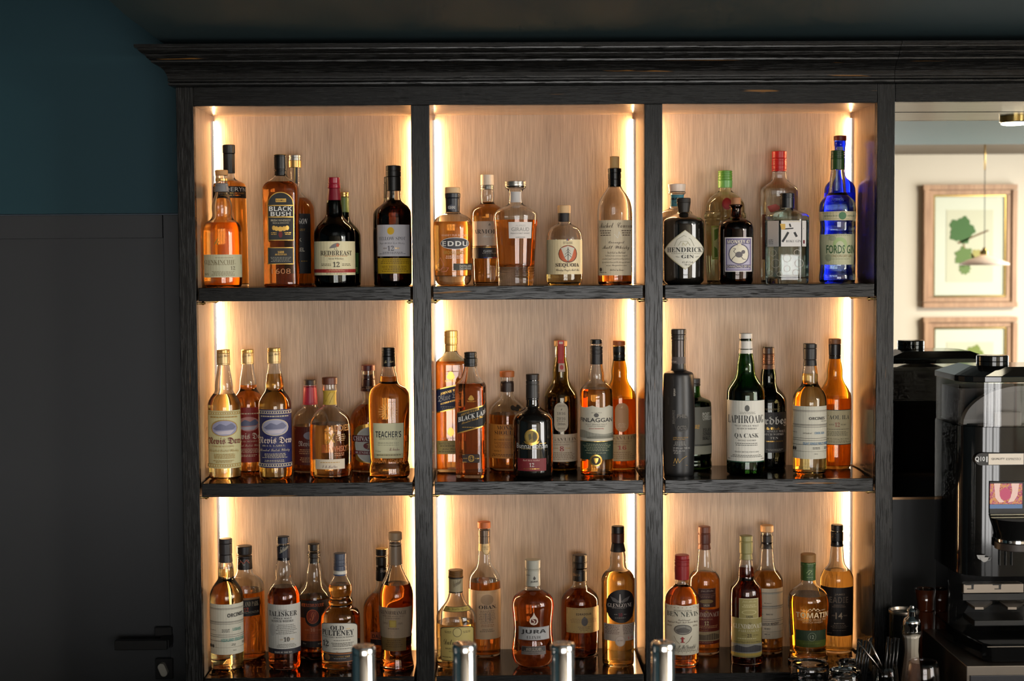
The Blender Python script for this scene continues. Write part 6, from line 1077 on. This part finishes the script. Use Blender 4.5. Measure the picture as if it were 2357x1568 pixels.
# ------------------------------------------------------------------ chrome tap columns in the foreground (out of focus)
YT = -1.12
for i, (x, yt, lb) in enumerate(((837, 1486, 'chrome tap column in the foreground, leftmost of the four'), (1069, 1480, 'chrome tap column in front of the squat gold bottle with the shaped label'), (1295, 1480, 'chrome tap column in front of the silver capped hourglass bottle, to its right'), (1526, 1477, 'chrome tap column in the foreground, rightmost of the four'))):
    p = at(x, yt, YT); r = .0168
    t = thing('beer_tap', lb, 'tap', (p.x, YT, 1.09), 'chrome tap columns'); h = p.z-1.09
    MB().lathe([(.034, 0), (.034, .005), (.026, .009), (r+.003, .014), (r, .018)], 40).build('flange', chrome, t, auto=True)
    MB().lathe([(r, .018), (r, h-.012), (r-.0006, h-.011)], 40).build('column', chrome, t, auto=True)
    MB().lathe([(r+.0005, h-.0115), (r+.0008, h-.004), (r-.001, h-.0008), (r-.004, h), (.002, h+.0006)], 40).build('cap', chrome, t, auto=True)
    MB().tube([(0, .012, h-.16), (0, .06, h-.16), (0, .085, h-.175), (0, .088, h-.20)], .007, 14).build('spout', chrome, t, smooth=True)
    MB().tube([(0, .02, h-.15), (0, .03, h-.12), (0, .034, h-.09)], .004, 12).build('lever', chrome, t, smooth=True)

# ------------------------------------------------------------------ glass jars, straws, pourer and tumblers on the back counter
jar_glass = thin_glass('jar_glass', (.90, .90, .88))
def vessel(name, label, cat, px_, ytop, Y, prof, parts=(), m=None, group=None, n=48):
    """open glass vessel: prof = outer (radius px, height fraction) from the counter up; wall 2.5 mm"""
    p = at(px_, ytop, Y); u = mpp(px_, ytop, Y); H = p.z-CT-.0006; t = thing(name, label, cat, (p.x, Y, CT+.0006), group)
    o_ = [(r*u, z*H) for r, z in prof]; i_ = [(max(r-.0025, .003), z) for r, z in o_ if z > .006][::-1]
    i_[-1] = (i_[-1][0], max(i_[-1][1], .006))
    MB().lathe(o_+[(o_[-1][0]-.001, H+.0008)]+i_, n).build('glass_body', m or jar_glass, t, smooth=True)
    return t, p, u, H
def straws(t, p, H, spec, r=.0028):
    pass
def straw(px0, py0, px1, py1, Y0, Y1, label, m, grp, r=.0024):
    a = at(px0, py0, Y0); b = at(px1, py1, Y1); b.z = max(b.z, CT+.010)
    o = MB().tube([a, b], r, 12).build('straw', m, smooth=True); tag(o, label, 'straw', grp)
JY = -.20
vessel('ashtray', 'thick round glass dish in front of the flared bottle with white lettering', 'dish', 1864, 1527, -.16, [(30, 0), (38, .02), (43, .3), (45, .7), (44, .93), (42, 1)], m=clear)
vessel('glass_jar', 'low glass jar behind the straws, beside the shelf with the black label bottle', 'jar', 1956, 1522, -.13, [(20, 0), (26, .03), (28, .4), (27, .8), (26, 1)], m=clear)
vessel('glass_dish', 'small wide glass dish between the thick glass dish and the straw jars', 'dish', 1945, 1544, -.24, [(24, 0), (34, .03), (38, .5), (38, .8), (37, 1)], m=clear)
vessel('glass_jar', 'round glass jar holding black and metallic straws, left of the sugar pourer', 'jar', 2036, 1532, JY, [(24, 0), (30, .03), (33, .45), (31, .8), (28, 1)])
bs = principled('black_straw', (.012, .012, .012, 1), .2); ms = principled('metallic_straw', (.5, .42, .38, 1), .2, 1)
G_ = 'straws leaning in the jars'
for k, (x0, y0, x1, y1, m) in enumerate(((1976, 1471, 1964, 1600, bs), (1983, 1473, 1970, 1600, bs), (1991, 1475, 1976, 1600, bs), (1999, 1470, 1982, 1600, bs), (2006, 1468, 1986, 1600, bs))):
    straw(x0, y0, x1, y1, -.185, -.175, ['black straw, first from the left of the fan beside the wall panel', 'black straw, second from the left of the fan', 'black straw in the middle of the left fan', 'black straw, fourth from the left of the fan', 'black straw at the right end of the left fan'][k], m, G_)
for k, (x0, y0, x1, y1, m, lb) in enumerate(((1975, 1477, 2040, 1560, ms, 'brownish metallic straw slanting down to the right into the jar'), (2000, 1472, 2046, 1570, ms, 'metallic straw with a reddish shine crossing behind the slanting one'), (2044, 1466, 2034, 1600, bs, 'black straw standing left in the jar beside the pourer'), (2052, 1470, 2042, 1600, bs, 'black straw, second of the cluster beside the pourer'), (2060, 1468, 2048, 1600, bs, 'black straw with a bright edge in the middle of the cluster'), (2068, 1470, 2056, 1600, bs, 'black straw nearest the sugar pourer'))):
    straw(x0, y0, x1, y1, JY-.004*(k % 3), JY+.004*(k % 2), lb, m, G_)
# sugar pourer: fluted glass with a chrome top
p = at(2099, 1398, -.17); u = mpp(2099, 1398, -.17); H = p.z-CT-.0006
t = thing('sugar_pourer', 'fluted glass sugar pourer with a stepped chrome top', 'sugar pourer', (p.x, -.17, CT+.0006))
zz = lambda y: at(2099, y, -.17).z-CT-.0006
def fluted(P, amp, inv=False):
    n = 64; v = []; f = []
    for r, z in P:
        for i in range(n):
            a = 2*math.pi*i/n; q = r*(1-amp*abs(math.sin(a*5))); v.append((q*math.cos(a), q*math.sin(a), z))
    for j in range(len(P)-1):
        for i in range(n): f.append((j*n+i, j*n+(i+1) % n, (j+1)*n+(i+1) % n, (j+1)*n+i))
    f.append(tuple(range(n-1, -1, -1))); f.append(tuple(range((len(P)-1)*n, len(P)*n)))
    return v, ([q[::-1] for q in f] if inv else f)
P_ = [(30*u, 0), (33*u, .006), (33*u, .02), (30*u, zz(1590)), (24*u, zz(1540)), (19*u, zz(1500)), (20*u, zz(1470)), (23*u, zz(1452))]
v, f = fluted(P_, .10); v2, f2 = fluted([(r-.0025, max(z, .008)-(.001 if k == 7 else 0)) for k, (r, z) in enumerate(P_)], .06, True); k = len(v)
link('glass_body', v+v2, f+[tuple(a+k for a in q) for q in f2], jar_glass, t, smooth=True)
v, f = fluted([(r-.0031, min(max(z, .0085), zz(1462))) for r, z in P_], .06); o = link('sugar', v, f, rgb((206, 196, 186), .8), t, smooth=True); o['kind'] = 'stuff'
MB().lathe([(20*u, zz(1454)), (21*u, zz(1450)), (20*u, zz(1443)), (21*u, zz(1440)), (20*u, zz(1432)), (20*u, zz(1430)), (17*u, zz(1424)), (11*u, zz(1420)), (9.5*u, zz(1418)), (9.5*u, zz(1408)), (12*u, zz(1406)), (10*u, zz(1402)), (6*u, zz(1399)), (5*u, zz(1395)), (1*u, zz(1394))], 40).build('chrome_top', chrome, t, auto=True)
# candle glass, amber glass, canister
t, p, u, H = vessel('candle_glass', 'rounded tumbler with a cloudy brown candle in front of the steel box', 'candle', 2125, 1523, -.30, [(22, 0), (32, .05), (40, .4), (40, .65), (35, .93), (32, 1)], m=thin_glass('candle_glass_pinkish', (.82, .74, .72)))
MB().lathe([(20*u, .008), (30*u, .012), (36.5*u, .4*H), (36.5*u, .55*H), (4*u, .56*H)], 40).build('wax', rgb((110, 86, 60), .6), t, auto=True)
ag = principled('amber_tumbler_glass', (.075, .016, .004, 1), .10, 0, Coat_Weight=1.0)
cn = thing('canister', 'round black canister with a metal rim behind the sugar pourer', 'canister', (at(2076, 1400, -.05).x+.004, -.05, CT+.0006))
hh = at(2076, 1404, -.05).z-CT; MB().lathe([(.030, 0), (.031, .003), (.031, hh-.006)], 40).build('body', black_gloss, cn, auto=True)
MB().lathe([(.0315, hh-.007), (.0325, hh-.003), (.0318, hh), (.028, hh), (.026, hh-.008), (.002, hh-.008)], 40).build('rim', steel, cn, auto=True)
p = at(2130, 1356, .06); u = mpp(2130, 1356, .06); zt_ = p.z; hb_ = at(2130, 1418, .06).z
rk = thing('glass_stack', 'two reddish amber tumblers stacked in the dark beside the espresso machine', 'glass', (p.x-.0, .06, CT+.0006))
for nm, a_, b_ in (('lower_tumbler', 0, hb_-CT+.012), ('upper_tumbler', hb_-CT, zt_-CT)):
    hgt = b_-a_; o_ = [(17*u, a_), (18*u, a_+.004), (19*u, a_+hgt*.5), (24*u, b_)]; MB().lathe(o_+[(r-.0022, max(z, a_+.005)) for r, z in o_][::-1], 40).build(nm, ag, rk, smooth=True)
